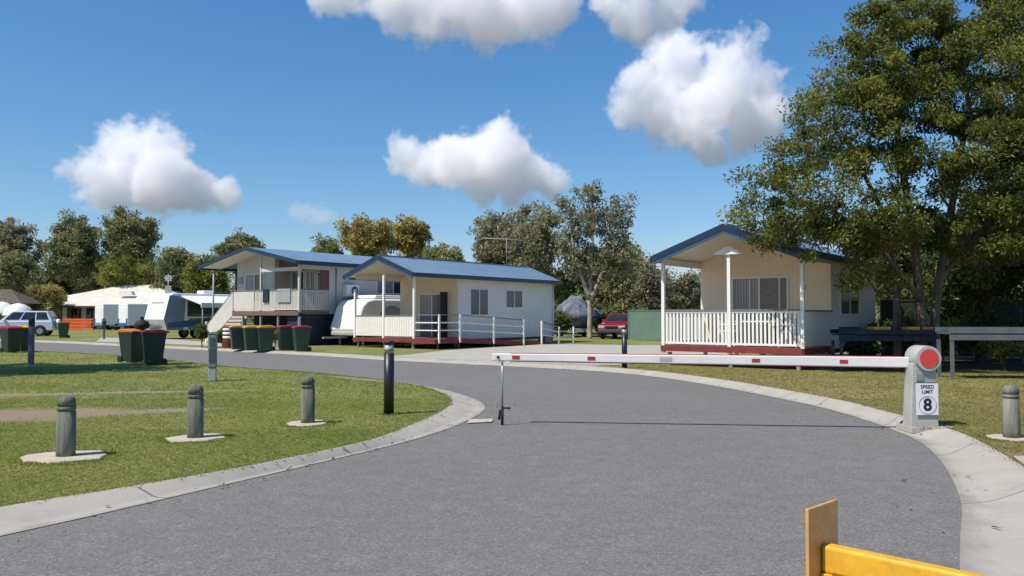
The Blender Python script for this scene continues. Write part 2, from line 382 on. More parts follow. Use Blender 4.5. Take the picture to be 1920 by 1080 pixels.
# ------------------------------------------------------------------ ground, road, kerbs
def smooth_line(pts, n):
    """Catmull-Rom through pts, resampled to n points at even arc length"""
    P = [Vector(p) for p in pts]; P = [P[0] * 2 - P[1]] + P + [P[-1] * 2 - P[-2]]; out = []
    for i in range(1, len(P) - 2):
        for k in range(12):
            t = k / 12; a, b, c, d = P[i - 1:i + 3]
            out.append(.5 * ((2 * b) + (c - a) * t + (2 * a - 5 * b + 4 * c - d) * t * t + (3 * b - a - 3 * c + d) * t ** 3))
    out.append(P[-2]); out = np.array([(p.x, p.y) for p in out])
    s = np.r_[0, np.cumsum(np.hypot(*np.diff(out, axis=0).T))]; q = np.linspace(0, s[-1], n)
    return np.c_[np.interp(q, s, out[:, 0]), np.interp(q, s, out[:, 1])]
def sheet(name, poly, z, m, kind='structure'):
    bm = bmesh.new(); vs = [bm.verts.new((p[0], p[1], z)) for p in poly]
    es = [bm.edges.new((vs[i], vs[(i + 1) % len(vs)])) for i in range(len(vs))]
    bmesh.ops.triangle_fill(bm, edges=es, use_beauty=True)
    for f in bm.faces:
        f.normal_update()
        if f.normal.z < 0: f.normal_flip()
    me = bpy.data.meshes.new(name); bm.to_mesh(me); bm.free(); me.materials.append(m)
    o = bpy.data.objects.new(name, me); COL.objects.link(o); tag(o, kind=kind); return o
def kerb(name, inner, outer, prof, m, gap=None):
    """strip between two polylines of equal count; prof = (fraction, z) pairs"""
    n = len(inner); k = len(prof); vs = []; fs = []; uv = []
    s = np.r_[0, np.cumsum(np.hypot(*np.diff(inner, axis=0).T))]
    for i in range(n):
        for f, z in prof:
            p = inner[i] * (1 - f) + outer[i] * f; vs.append((p[0], p[1], z)); uv.append((s[i], f))
    for i in range(n - 1):
        for j in range(k - 1):
            if gap and j >= 2 and inner[i][0] > 4 and gap[0] < inner[i][1] < gap[1]: continue
            fs.append((i * k + j, i * k + j + 1, (i + 1) * k + j + 1, (i + 1) * k + j))
    me = bpy.data.meshes.new(name); me.from_pydata(vs, [], fs); l = me.uv_layers.new(name='UVMap')
    for lp in me.loops: l.data[lp.index].uv = uv[lp.vertex_index]
    bm = bmesh.new(); bm.from_mesh(me); bmesh.ops.recalc_face_normals(bm, faces=bm.faces)
    if sum(f.normal.z for f in bm.faces) < 0: bmesh.ops.reverse_faces(bm, faces=bm.faces)
    bm.to_mesh(me); bm.free()
    for p in me.polygons: p.use_smooth = True
    me.materials.append(m); o = bpy.data.objects.new(name, me); COL.objects.link(o); tag(o, kind='structure'); return o

# asphalt edge and grass edge of the near-left kerb, from behind the camera round the nose and off to the far left
LI = smooth_line([(-9.5, -4), (-6.6, 1.2), (-4.7, 4.3), (-3.69, 6.01), (-3.27, 6.73), (-2.76, 7.69), (-2.07, 8.98), (-1.39, 10.31), (-.95, 11.44), (-.62, 12.78), (-.46, 14.0), (-.58, 15.2), (-.97, 16.5), (-1.6, 17.95), (-2.5, 19.3), (-3.5, 20.5), (-5.1, 22.1), (-6.95, 23.6), (-8.9, 25.3), (-11.9, 28.6), (-15.6, 32.1), (-20.3, 35.3), (-27, 39.8), (-45, 51)], 400)
LO = smooth_line([(-10.2, -3.6), (-7.2, 1.6), (-5.2, 4.7), (-4.05, 6.5), (-3.5, 7.15), (-2.85, 8.0), (-2.4, 8.72), (-1.75, 9.95), (-1.42, 11.2), (-1.14, 12.75), (-1.04, 14.0), (-1.14, 15.1), (-1.45, 16.3), (-1.95, 17.6), (-2.75, 18.9), (-3.7, 20.1), (-5.3, 21.75), (-7.15, 23.25), (-9.1, 25.0), (-12.1, 28.3), (-15.8, 31.75), (-20.5, 34.95), (-27.2, 39.45), (-45.2, 50.65)], 400)
# far and right-hand road edge, from the far left round to behind the camera
RI = smooth_line([(-75, 72), (-45, 58), (-27.5, 47.8), (-21, 42.85), (-13.8, 37.0), (-7.39, 31.88), (-4.47, 29.0), (-.33, 25.75), (2.0, 23.75), (3.4, 21.8), (4.45, 18.86), (5.2, 15.1), (5.35, 13.2), (5.2, 10.9), (4.74, 9.25), (3.9, 7.25), (3.13, 5.83), (2.5, 4.6), (1.4, 2), (.6, -3)], 400)
RO = smooth_line([(-74.7, 72.6), (-44.7, 58.55), (-27.2, 48.35), (-20.65, 43.4), (-13.45, 37.5), (-7.05, 32.4), (-4.1, 29.5), (0.0, 26.25), (2.45, 24.2), (3.9, 22.1), (5.0, 19.0), (5.75, 15.2), (5.85, 13.2), (5.78, 10.9), (5.35, 9.1), (4.85, 7.6), (4.45, 6.3), (4.0, 4.6), (3.3, 2), (2.5, -3)], 400)
sheet('ground', [(-3000, -300), (3000, -300), (3000, 4000), (-3000, 4000)], -.06, M['terrain'])
road_poly = [tuple(p) for p in (LI * .6 + LO * .4)] + [(-60, 60)] + [tuple(p) for p in (RI * .6 + RO * .4)]
sheet('road', road_poly, 0, M['asphalt'])
PROF = [(0, .006), (.3, .004), (.42, .016), (.78, .085), (1, .092)]
kerb('kerb', LI, LO, PROF, M['kerb']); kerb('kerb', RI, RO, PROF, M['kerb'], (11.55, 11.85))
sheet('lawn', [tuple(p) for p in LO] + [(-80, 60), (-80, -20), (-11, -8)], LAWN, M['lawn'])
right_poly = [tuple(p) for p in RO[::-1]]
sheet('far_lawn', [(60, -12), (70, 40), (70, 56), (200, 200), (-200, 200), (-110, 85)] + [tuple(p) for p in RO] + [(6, -12)], LAWN, M['dry_lawn'])
iRO = [i for i, p in enumerate(RO) if 24.15 < p[1] < 29.9 and p[0] > -6]
drive_edge = [tuple(RO[i] + np.array([-.02, -.02])) for i in iRO]
sheet('site_lawn', [tuple(p) for p in RO if p[1] > 27.8 and p[0] < 0] + [(-1, 31), (3.2, 43), (8, 42), (14, 40), (70, 44), (70, 56), (200, 199), (-200, 199), (-110, 86)], LAWN + .004, M['far_lawn'])
sheet('driveway', drive_edge + [(3.3, 25.0), (4.1, 26.0), (4.9, 26.6), (6.2, 28.5), (9.5, 33), (13, 39), (8.0, 41.2), (6.0, 41.0), (3.2, 42.4), (1.4, 42.0), (-1.2, 37.8), (-2.9, 34.8), (-3.8, 31.6)], LAWN + .012, M['drive'])
sheet('footpath', [tuple(p) for p in smooth_line([(5.36, 8.9), (5.06, 8.1), (4.93, 7.6), (4.5, 6.3), (4.06, 4.6), (3.4, 2)], 20)] + [(8, 2), (8, 8.9)], LAWN + .010, M['drive'])
# caravan site slabs on the far side
sheet('shade_toned_garden_bed', [tuple(p) for p in smooth_line([(8.8, 22.6), (11.0, 21.6), (14, 21.3), (19, 20.8), (26, 20), (30, 27), (20, 28.5), (13, 29.4), (10.2, 26.5), (8.8, 22.6)], 60)][:-1], LAWN + .008, M['litter'])  # mulch under the big tree, its dark sheet also painting in the shade
sheet('site_slab', [tuple(ground_at(*p, LAWN)) [:2] for p in ((180, 641), (330, 646), (560, 656), (430, 645), (330, 637), (190, 633))], LAWN + .012, M['drive'])
sheet('give_way_marking', [tuple(ground_at(*p, 0))[:2] for p in ((880, 788), (925, 787), (922, 793), (876, 795))], .016, M['pad'])

# ------------------------------------------------------------------ grass blades (stuff)
def arrays_mesh(name, v, nper, tint, m, parent=None):
    """v: (count*nper) x 3, each face has nper own vertices"""
    c = len(v) // nper; me = bpy.data.meshes.new(name)
    me.vertices.add(len(v)); me.vertices.foreach_set('co', v.astype(np.float32).ravel())
    me.loops.add(len(v)); me.loops.foreach_set('vertex_index', np.arange(len(v), dtype=np.int32))
    me.polygons.add(c); me.polygons.foreach_set('loop_start', np.arange(c, dtype=np.int32) * nper)
    me.polygons.foreach_set('loop_total', np.full(c, nper, dtype=np.int32))
    a = me.attributes.new('tint', 'FLOAT', 'FACE'); a.data.foreach_set('value', tint.astype(np.float32))
    me.update(calc_edges=True); me.materials.append(m)
    o = bpy.data.objects.new(name, me); COL.objects.link(o)
    if parent: o.parent = parent
    return o
def inside(px, py, poly):
    poly = np.asarray(poly); r = np.zeros(len(px), bool); j = len(poly) - 1
    for i in range(len(poly)):
        xi, yi = poly[i]; xj, yj = poly[j]
        c = ((yi > py) != (yj > py)) & (px < (xj - xi) * (py - yi) / (yj - yi + 1e-12) + xi)
        r ^= c; j = i
    return r
def patch_field(x, y, patches):
    f = np.full(len(x), -9.0)
    for (cx, cy_, rx, ry, a) in patches:
        dx, dy = x - cx, y - cy_; u = (dx * math.cos(a) + dy * math.sin(a)) / rx; v_ = (-dx * math.sin(a) + dy * math.cos(a)) / ry
        f = np.maximum(f, 1 - np.hypot(u, v_))
    return f
def grass(name, poly, bands, m, seed, patches, dry, edge=None):
    rng = np.random.default_rng(seed); V = []; T = []
    for (y0, y1, dens, h, wd) in bands:
        xm = .66 * y1 + .5; n = int(dens * (y1 - y0) * 2 * xm)
        x = rng.uniform(-xm, xm, n); y = rng.uniform(y0, y1, n)
        k = (np.abs(x) < .65 * y + .4) & inside(x, y, poly); x, y = x[k], y[k]
        nz = np.array([mnoise.fractal(Vector((a * .45, b * .45, seed)), 1, 2, 3) for a, b in zip(x, y)]) if len(x) < 400000 else np.zeros(len(x))
        pf = patch_field(x, y, patches)
        keep = rng.random(len(x)) > np.clip((pf + nz * .5 + .1) * 2.2, 0, .97)
        x, y, nz = x[keep], y[keep], nz[keep]; n = len(x)
        hh = h * rng.uniform(.45, 1.25, n) * (1 + .35 * nz); a = rng.uniform(0, 2 * np.pi, n); ln = rng.normal(0, 1.25, (n, 2)) * hh[:, None]; hh = hh * .62
        w2 = wd * rng.uniform(.6, 1.3, n) / 2
        b0 = np.c_[x - np.cos(a) * w2, y - np.sin(a) * w2, np.full(n, LAWN - .004)]
        b1 = np.c_[x + np.cos(a) * w2, y + np.sin(a) * w2, np.full(n, LAWN - .004)]
        tp = np.c_[x + ln[:, 0], y + ln[:, 1], LAWN + hh]
        V.append(np.stack([b0, b1, tp], 1).reshape(-1, 3)); T.append(np.clip(rng.beta(2, 2.6, n) + nz * .5 + dry, 0, 1))
    if edge is not None:                      # longer, ragged tufts along the concrete and round the posts
        n = len(edge); hh = rng.uniform(.012, .034, n); a = rng.uniform(0, 6.28, n); w2 = .006 + edge[:, 1] * .0003; ln = rng.normal(0, .9, (n, 2)) * hh[:, None]
        z0 = np.full(n, LAWN); c_, s_ = np.cos(a) * w2, np.sin(a) * w2
        V.append(np.stack([np.c_[edge[:, 0] - c_, edge[:, 1] - s_, z0], np.c_[edge[:, 0] + c_, edge[:, 1] + s_, z0], np.c_[edge[:, 0] + ln[:, 0], edge[:, 1] + ln[:, 1], z0 + hh]], 1).reshape(-1, 3)); T.append(rng.beta(2, 2, n))
    o = arrays_mesh(name, np.concatenate(V), 3, np.concatenate(T), m)
    tag(o, kind='stuff'); return o
def edge_points(line, lo, hi, cnt, seed, spread=.035):
    r = np.random.default_rng(seed); i = r.integers(lo, hi, cnt); f = r.random(cnt)[:, None]
    p = line[i] * (1 - f) + line[i + 1] * f; ph = (i + f[:, 0]); dens = .5 + .5 * np.sin(ph * .9) * np.sin(ph * .37 + 1)
    p = p[r.random(cnt) < .25 + .75 * dens]; return p + r.normal(0, spread, p.shape)
def ring_points(px, py, r0, cnt, seed):
    r = np.random.default_rng(seed); c = ground_at(px, py, LAWN); a = r.uniform(0, 6.28, cnt); q_ = r0 * r.uniform(.85, 1.25, cnt)
    return np.c_[c.x + np.cos(a) * q_ * 1.12, c.y + np.sin(a) * q_]
g = grass('grass', [tuple(p) for p in LO] + [(-80, 60), (-80, -20), (-11, -8)], [(5.5, 8, 3000, .035, .011), (8, 11, 2100, .038, .013), (11, 15, 1000, .04, .017), (15, 22, 380, .042, .026), (22, 36, 90, .045, .04)], M['blade'], 3, SOIL_PATCH, 0, np.concatenate([edge_points(LO, 60, 300, 7000, 1, .03), ring_points(123, 858, .40, 900, 2), ring_points(366, 823, .33, 800, 3), ring_points(577, 795, .29, 600, 4), ring_points(729, 777, .11, 250, 5), ring_points(398, 715, .12, 150, 6)]))
tag(g, 'short green mown grass on the left lawn around the timber bollards', 'grass')
g = grass('grass', [tuple(p) for p in RO] + [(6, -12), (60, -12), (60, 26.0), (9.6, 22.4), (8.2, 22.2), (4.5, 25.1), (4.0, 26), (3.3, 25)], [(7, 11, 1700, .035, .013), (11, 15, 900, .04, .017), (15, 26, 300, .042, .028)], M['dry_blade'], 8, [(5.2, 13.5, .5, 2.5, R(8)), (5.6, 8.6, .35, 1.6, R(25))], -.03, np.concatenate([edge_points(RO, 180, 372, 6500, 7, .03), ring_points(1897, 823, .28, 600, 8), ring_points(1750, 798, .3, 300, 9)]))
tag(g, 'patchy browning grass verge behind the boom gate post', 'grass')

rng = np.random.default_rng(77); P = []
for A, B_, cnt in ((LI[20:230], LO[20:230], 420), (RI[150:390], RO[150:390], 420)):
    i = rng.integers(0, len(A), cnt); f = rng.normal(-.05, .45, cnt); P.append(np.c_[A[i] * (1 - f)[:, None] + B_[i] * f[:, None] + rng.normal(0, .05, (cnt, 2)), np.where(f > .6, .1, .022)])
P = np.concatenate(P); n = len(P); a = rng.uniform(0, 6.28, n); l = rng.uniform(.012, .035, n)
dx = np.c_[np.cos(a) * l, np.sin(a) * l, rng.uniform(0, .008, n)]; dy = np.c_[-np.sin(a) * l * .4, np.cos(a) * l * .4, rng.uniform(0, .008, n)]
o = arrays_mesh('fallen_leaves', np.stack([P - dx, P + dy, P + dx, P - dy], 1).reshape(-1, 3), 4, rng.random(n), leaf_mat('fallen_leaf', [(0, (.06, .04, .025)), (.6, (.16, .10, .05)), (1, (.28, .2, .1))], .1))
tag(o, 'dry fallen leaves scattered along the kerbs', 'leaves', None, 'stuff')

# ------------------------------------------------------------------ cabins
ROT = math.atan2(-.6, .8)          # all buildings share this heading
def gable(mb, x0, x1, y0, y1, ze, zp, th):
    xm = (x0 + x1) / 2
    for a, b in ((x0, xm), (xm, x1)):
        za, zb = (ze, zp) if a == x0 else (zp, ze)
        mb.prism([(a, za), (b, zb), (b, zb + th), (a, za + th)], 'y', y0, y1)
    return mb
def window(root, face, a0, a1, z0, z1, at, left, right, proud=.035):
    """two-pane sliding window; face 'y': on a wall looking to -y at y=at, face 'x': on a wall looking to +x at x=at"""
    def bx(mb, u0, u1, d0, d1, za, zb):
        if face == 'y': mb.box(u0, u1, at - d1, at - d0, za, zb)
        else: mb.box(at + d0, at + d1, u0, u1, za, zb)
    f = MB(); t = .05; am = (a0 + a1) / 2
    bx(f, a0, a1, 0, proud, z0, z0 + t); bx(f, a0, a1, 0, proud, z1 - t, z1)
    for u in (a0, am - t / 2, a1 - t): bx(f, u, u + t, 0, proud, z0 + t, z1 - t)
    o = f.build('window', M['alu'], root)
    for (u0, u1, m) in ((a0 + t, am - t / 2, left), (am + t / 2, a1 - t, right)):
        p = MB(); bx(p, u0, u1, .002, .012, z0 + t, z1 - t); p.build('pane', m, o)
    return o
def balusters(mb, p, q, z0, z1, gap=.115, wd=.062):
    p = Vector(p); q = Vector(q); L = (q - p).length; d = (q - p) / L; n = int(L / gap)
    for i in range(n):
        c = p + d * (gap * (i + .5) * L / (gap * n))
        mb.bar((c.x, c.y, z0), (c.x, c.y, z1), .016, wd, up=d)
    mb.bar((p.x, p.y, z0), (q.x, q.y, z0), .04, .06); mb.bar((p.x, p.y, z1), (q.x, q.y, z1), .038, .05)

def cabin(loc, w, L, dk, zf, ze, zp, label, porch_wall, ov=.34):
    r = empty('holiday_cabin', loc, ROT, label, 'cabin')
    xm = w / 2
    slope = (zp - ze) / (xm + ov); zw = ze + slope * ov       # roof underside at the wall line
    MB().prism([(0, zf - .1), (w, zf - .1), (w, zw), (xm, zp), (0, zw)], 'y', dk, L).build('wall', porch_wall if False else M['clad'], r)
    lin = MB().prism([(.02, zf), (w - .02, zf), (w - .02, zw), (xm, zp - .01), (.02, zw)], 'y', dk - .012, dk - .003)
    lin.build('porch_wall', porch_wall, r)
    rf = gable(MB(), -ov, w + ov, -.4, L + .25, ze, zp, .07).build('roof', M['roof'], r)
    MB().box(xm - .12, xm + .12, -.41, L + .26, zp + .035, zp + .085).build('ridge_cap', M['roof'], rf)
    cl = MB()                                                 # raked porch ceiling just under the sheets
    for a, b in ((-ov, xm), (xm, w + ov)):
        za, zb = (ze, zp) if a < 0 else (zp, ze)
        cl.prism([(a, za - .03), (b, zb - .03), (b, zb - .004), (a, za - .004)], 'y', -.38, dk - .02)
    cl.build('porch_ceiling', M['ceiling'], rf)
    for a, b, s in ((-ov, xm, 1), (xm, w + ov, -1)):
        za, zb = (ze, zp) if s == 1 else (zp, ze)
        MB().prism([(a, za - .10), (b, zb - .10), (b, zb + .085), (a, za + .085)], 'y', -.445, -.402).build('barge_board', M['fascia'], rf)
        MB().prism([(a + (.06 if s == 1 else 0), za - .19), (b - (.06 if s == -1 else 0), zb - .19), (b, zb - .102), (a, za - .102)], 'y', -.43, -.385).build('barge_trim', M['barge'], rf)
    for x0, x1 in ((-ov - .11, -ov - .002), (w + ov + .002, w + ov + .11)):
        MB().box(x0, x1, -.40, L + .25, ze - .12, ze + .075).build('gutter', M['fascia'], rf, .015)
    # deck, bearers, stumps
    MB().box(-.04, w + .04, -.06, dk + .02, zf - .045, zf).build('deck', M['deckboards'], r)
    MB().box(-.06, w + .06, -.085, -.062, zf - .17, zf - .002).box(-.066, -.042, -.06, dk, zf - .17, zf - .002).box(w + .042, w + .066, -.06, dk, zf - .17, zf - .002).build('deck_fascia', M['deckred'], r)
    MB().box(.05, w - .05, dk, L - .1, zf - .25, zf - .102).build('floor_frame', M['deckred'], r)
    for px_ in (.15, xm, w - .15):
        for py_ in (.1, dk, (dk + L) / 2, L - .3):
            MB().box(px_ - .05, px_ + .05, py_ - .05, py_ + .05, 0, zf - .2).build('stump', M['galv'], r)
    for px_ in (0, xm, w):
        h = zp - .15 - .62
        MB().box(px_ - .05, px_ + .05, -.05, .05, zf - .2 if px_ == xm else zf - .22, h if px_ == xm else (zw - .02 if (px_ or zf > .5) else 2.72)).build('porch_post', M['white'], r, .006)
    for x in (0, w):
        MB().box(x - .045, x + .045, .05, dk, zw - .24, zw - .06).build('porch_beam', M['cream'], r)
    return r, zw
# middle cabin -----------------------------------------------------------
mc, zw = cabin((-7.40, 39.0, LAWN), 3.82, 11.1, 3.0, .45, 3.30, 4.16, 'cream cabin with a blue gable roof and a long white railed ramp along its side', M['clad_warm'])
zf = .45; w_ = 3.82
sm = MB(); sm.box(.05, w_ / 2 - .05, -.012, .012, zf + .09, zf + 1.0).box(w_ / 2 + .05, w_ - .05, -.012, .012, zf + .09, zf + 1.0)
for i in range(26):
    x = .12 + i * .143
    if abs(x - w_ / 2) > .09 and x < w_ - .1: sm.box(x, x + .1, -.024, -.0125, zf + .10, zf + .99)
sm.build('balustrade', M['cream'], mc)
MB().box(.05, w_ / 2 - .05, -.04, .04, zf + 1.0, zf + 1.045).box(w_ / 2 + .05, w_ - .05, -.04, .04, zf + 1.0, zf + 1.045).box(-.04, .04, .05, 2.95, zf + 1.0, zf + 1.04).build('handrail', M['handrail'], mc)
b = MB(); balusters(b, (0, .05, 0), (0, 2.95, 0), zf + .1, zf + .98); b.build('side_balustrade', M['cream'], mc)
d = MB().box(1.35, 3.02, 2.94, 2.985, zf + 2.03, zf + 2.09).box(1.35, 1.41, 2.94, 2.985, zf, zf + 2.03).box(2.96, 3.02, 2.94, 2.985, zf, zf + 2.03).box(2.16, 2.22, 2.945, 2.985, zf, zf + 2.03).build('sliding_door', M['alu'], mc)
MB().box(1.41, 2.16, 2.965, 2.982, zf, zf + 2.03).build('pane', M['curtain'], d); MB().box(2.22, 2.96, 2.962, 2.980, zf, zf + 2.03).build('screen', M['curtain_dark'], d)
MB().box(3.10, 3.17, 2.5, 2.97, zf, zf + 2.15).build('door_screen', M['black'], mc)
window(mc, 'x', 3.85, 5.27, 1.47, 2.80, w_, M['curtain_dark'], M['curtain_dark'])
window(mc, 'x', 6.69, 8.15, 1.85, 2.80, w_, M['curtain_dark'], M['curtain_dark'])
MB().box(w_, w_ + .05, 8.7, 8.85, .95, 1.15).build('meter_box', M['alu'], mc)
MB().tube([(w_ + .05, 10.95, .3), (w_ + .05, 10.95, zw - .1)], .035, 8).build('downpipe', M['cream'], mc)
MB().box(w_ - .5, w_ - .02, 10.3, 11.05, 0, .33).build('step_box', M['grey'], mc)
# ramp
ax0, ax1 = w_ + .05, w_ + 1.32
def rz(yy): return zf if yy < 1.5 else max(.02, zf - (yy - 1.5) * .052)
rp = MB()
ys = [-.06, 1.5, 4, 6.5, 8.0, 9.6]
for a, c in zip(ys, ys[1:]): rp.prism([(a, rz(a) - .05), (c, rz(c) - .05), (c, rz(c)), (a, rz(a))], 'x', ax0, ax1)
rp.build('ramp', M['deckboards'], mc)
for xx in (ax0 + .02, ax1):
    rs = MB()
    for a, c in zip(ys, ys[1:]): rs.prism([(a, max(0, rz(a) - .2)), (c, max(0, rz(c) - .2)), (c, rz(c) + .02), (a, rz(a) + .02)], 'x', xx, xx + .04)
    rs.build('ramp_stringer', M['deckred'], mc)
MB().box(ax0, ax1, -.1, -.062, zf - .2, zf + .01).build('ramp_edge', M['deckred'], mc)
posts = [.1, 1.5, 3.95, 6.35, 7.9, 9.5, 10.9]
for yy in posts:
    z0 = max(0, rz(yy) - .18); MB().box(ax1 + .042, ax1 + .115, yy - .04, yy + .04, z0, rz(yy) + (1.08 if yy < 9 else .85)).build('rail_post', M['white'], mc, .005)
for yy, in ((.1,), (1.5,), (4,)):
    MB().box(ax1 - .02, ax1 + .04, yy - .04, yy + .04, 0, rz(yy) - .19).build('ramp_stump', M['deckred'], mc)
def seg(rails, top, a, c, h0, h1):
    x = ax1 + .03
    for h in (.38, .72): rails.bar((x, a, rz(a) + h * h0), (x, c, rz(c) + h * h1), .035, .05)
    top.bar((x, a, rz(a) + 1.06 * h0), (x, c, rz(c) + 1.06 * h1), .05, .045)
for run in (((.1, 1.5), (1.5, 3.95), (3.95, 6.35)), ((7.9, 9.5),)):
    rails = MB(); top = MB()
    for a, c in run: seg(rails, top, a, c, 1, 1 if c < 9 else .8)
    if run[0][0] > 5:
        for h in (.35, .68): rails.bar((ax1 + .03, 9.5, rz(9.5) + h * .9), (ax1 + .03, 10.9, .02 + h * .9), .035, .05)
    else:
        for h in (.38, .72): rails.bar((w_ + .05, .03, zf + h), (ax1 + .05, .03, zf + h), .035, .05)
        top.bar((w_ + .05, .03, zf + 1.06), (ax1 + .05, .03, zf + 1.06), .05, .045)
    rails.build('ramp_rail', M['white'], mc); top.build('ramp_handrail', M['handrail'], mc)
# TV antenna on the ridge
an = empty('tv_antenna', mc.matrix_basis @ Vector((1.9, 9.3, 4.2)), R(12), 'thin pale television antenna on a mast above the cabin with the ramp', 'antenna')
MB().tube([(0, 0, 0), (0, 0, 1.55)], .022, 6).build('mast', M['grey'], an)
a_ = MB().tube([(-1.35, 0, 1.5), (1.0, 0, 1.42)], .025, 6)
for i in range(9): a_.tube([(-1.3 + i * .26, -.35 + i * .015, 1.5 - i * .009), (-1.3 + i * .26, .35 - i * .015, 1.5 - i * .009)], .011, 5)
a_.build('boom', M['lightgrey'], an)

# right cabin --------------------------------------------------------------
rc, zw = cabin((4.58, 25.0, LAWN), 4.16, 8.0, 2.7, .60, 3.21, 4.02, 'cream cabin with an open white balustraded porch and blue gable roof by the big tree', M['clad_warm'], .14)
zf = .60; w_ = 4.16
b = MB(); balusters(b, (.05, 0, 0), (w_ / 2 - .05, 0, 0), zf + .08, zf + 1.0); balusters(b, (w_ / 2 + .05, 0, 0), (w_ - .05, 0, 0), zf + .08, zf + 1.0); b.build('balustrade', M['white'], rc)
b = MB(); balusters(b, (0, .05, 0), (0, 2.65, 0), zf + .08, zf + 1.0); b.build('side_balustrade', M['white'], rc)
MB().box(w_ - .015, w_ + .015, .06, 2.68, zf + .04, zf + 1.0).build('side_panel', M['cream'], rc)
MB().box(.05, w_ / 2 - .05, -.045, .045, zf + 1.03, zf + 1.075).box(w_ / 2 + .05, w_ - .05, -.045, .045, zf + 1.03, zf + 1.075).box(-.045, .045, .05, 2.68, zf + 1.03, zf + 1.075).box(w_ - .045, w_ + .045, .05, 2.68, zf + 1.003, zf + 1.05).build('handrail', M['handrail'], rc)
MB().prism([(w_ / 2 - .46, 3.25), (w_ / 2 + .46, 3.25), (w_ / 2 + .06, 3.47), (w_ / 2 - .06, 3.47)], 'y', -.11, -.055).build('gable_bracket', M['white'], rc)
d = MB().box(1.08, 2.90, 2.63, 2.685, zf + 2.06, zf + 2.12).box(1.08, 1.13, 2.63, 2.685, zf, zf + 2.06).box(2.85, 2.90, 2.63, 2.685, zf, zf + 2.06).box(1.95, 2.01, 2.635, 2.685, zf, zf + 2.06).box(1.13, 1.95, 2.64, 2.685, zf + .98, zf + 1.02).box(1.66, 1.69, 2.64, 2.684, zf, zf + 2.06).build('sliding_door', M['alu'], rc)
MB().box(1.13, 1.95, 2.665, 2.682, zf, zf + 2.06).build('pane', M['curtain'], d)
MB().box(2.01, 2.85, 2.662, 2.680, zf, zf + 2.06).build('dark_pane', M['glass'], d)
sc_ = MB()
for i in range(-12, 9):
    for s in (1, -1):
        pts = []
        for t in (0, 1):
            pass
        x0 = 2.01 + i * .1; 
        z0, z1 = zf, zf + 2.06
        # clip a 50 degree diagonal to the screen
        k = 1.3
        xa, xb = (x0, x0 + (z1 - z0) / k) if s == 1 else (x0 + (z1 - z0) / k, x0)
        def clip(xa, xb):
            out = []
            for t in np.linspace(0, 1, 60):
                x = xa + (xb - xa) * t
                if 2.01 <= x <= 2.6: out.append((x, z0 + (z1 - z0) * t))
            return out
        c = clip(xa, xb)
        if len(c) > 1: sc_.bar((c[0][0], 2.655, c[0][1]), (c[-1][0], 2.655, c[-1][1]), .008, .012)
sc_.build('security_grille', M['grey'], d)
MB().box(2.6, 2.64, 2.648, 2.68, zf, zf + 2.06).build('door_stile', M['alu'], d)
window(rc, 'x', 3.6, 5.75, 1.5, 2.72, w_, M['curtain_dark'], M['glass'])
MB().tube([(3.35, 2.62, zf + 1.75), (3.35, 2.66, zf + 1.75)], .07, 10).box(3.2, 3.5, 2.66, 2.685, zf + 1.55, zf + 1.58).build('porch_light', M['alu'], rc)

# porch furniture
def plastic_chair(loc, rz_, label):
    t = empty('plastic_chair', loc, rz_, label, 'chair', 'white plastic chairs on the porch')
    MB().box(-.23, .23, -.22, .22, .42, .45).build('seat', M['white'], t, .015)
    k = MB()
    for i in range(5): k.box(-.2 + i * .085, -.14 + i * .085, .20, .225, .45, .82)
    k.box(-.23, .23, .195, .235, .80, .87).build('backrest', M['white'], t, .008)
    for sx in (-1, 1):
        for sy in (-1, 1): MB().bar((sx * .20, sy * .19, .42), (sx * .24, sy * .23, 0), .04, .04).build('leg', M['white'], t)
        MB().box(sx * .24 - .025, sx * .24 + .025, -.22, .22, .62, .65).bar((sx * .24, -.2, .63), (sx * .24, -.2, .42), .04, .04).build('armrest', M['white'], t)
    return t
lw = rc.matrix_basis
def on_porch(x, y): 
    p = lw @ Vector((x, y, zf)); return (p.x, p.y, p.z)
ch = plastic_chair(on_porch(1.75, .75), ROT + R(95), 'white plastic chair on the porch left of the white table, behind the middle post')
copy_tree(ch, None, 'white plastic chair on the porch right of the white table, behind the balusters', on_porch(3.55, .7), ROT + R(-80))
pt = empty('plastic_table', on_porch(2.65, .7), ROT, 'white plastic table on the porch between two white chairs', 'table')
MB().box(-.55, .55, -.35, .35, .70, .74).build('table_top', M['white'], pt, .01)
for sx in (-1, 1):
    for sy in (-1, 1): MB().bar((sx * .48, sy * .29, .7), (sx * .5, sy * .31, 0), .05, .05).build('leg', M['white'], pt)

# raised house ----------------------------------------------------------
H = empty('raised_house', (-10.3, 40.0, LAWN), ROT, 'raised house with a blue roof, high front deck and stairs behind the bins', 'house')
F, ZE, ZP, XL, XR = 1.68, 4.05, 4.88, -7.75, .38
XM = (XL + XR) / 2
def rz2(x): return ZE + (ZP - ZE) * (1 - abs(x - XM) / (XR - XM))
def wall_poly(x0, x1, zb):
    xs = [x0] + ([XM] if x0 < XM < x1 else []) + [x1]
    return [(x0, zb), (x1, zb)] + [(x, rz2(x) - .02) for x in reversed(xs)]
MB().prism(wall_poly(-6.3, -3.1, F - .1), 'y', .9, 12).prism(wall_poly(-3.1, 0, F - .1), 'y', 1.85, 12.01).build('wall', M['house'], H)
rf = gable(MB(), XL, XR, -.45, 12.3, ZE, ZP, .07).build('roof', M['roof'], H)
for a, c in ((XL, XM), (XM, XR)):
    za, zb = rz2(a), rz2(c)
    MB().prism([(a, za - .10), (c, zb - .10), (c, zb + .09), (a, za + .09)], 'y', -.5, -.452).build('barge_board', M['fascia'], rf)
    MB().prism([(a, za - .035), (c, zb - .035), (c, zb - .006), (a, za - .006)], 'y', -.43, .9 if a == XL else 1.84).build('soffit', M['ceiling'], rf)
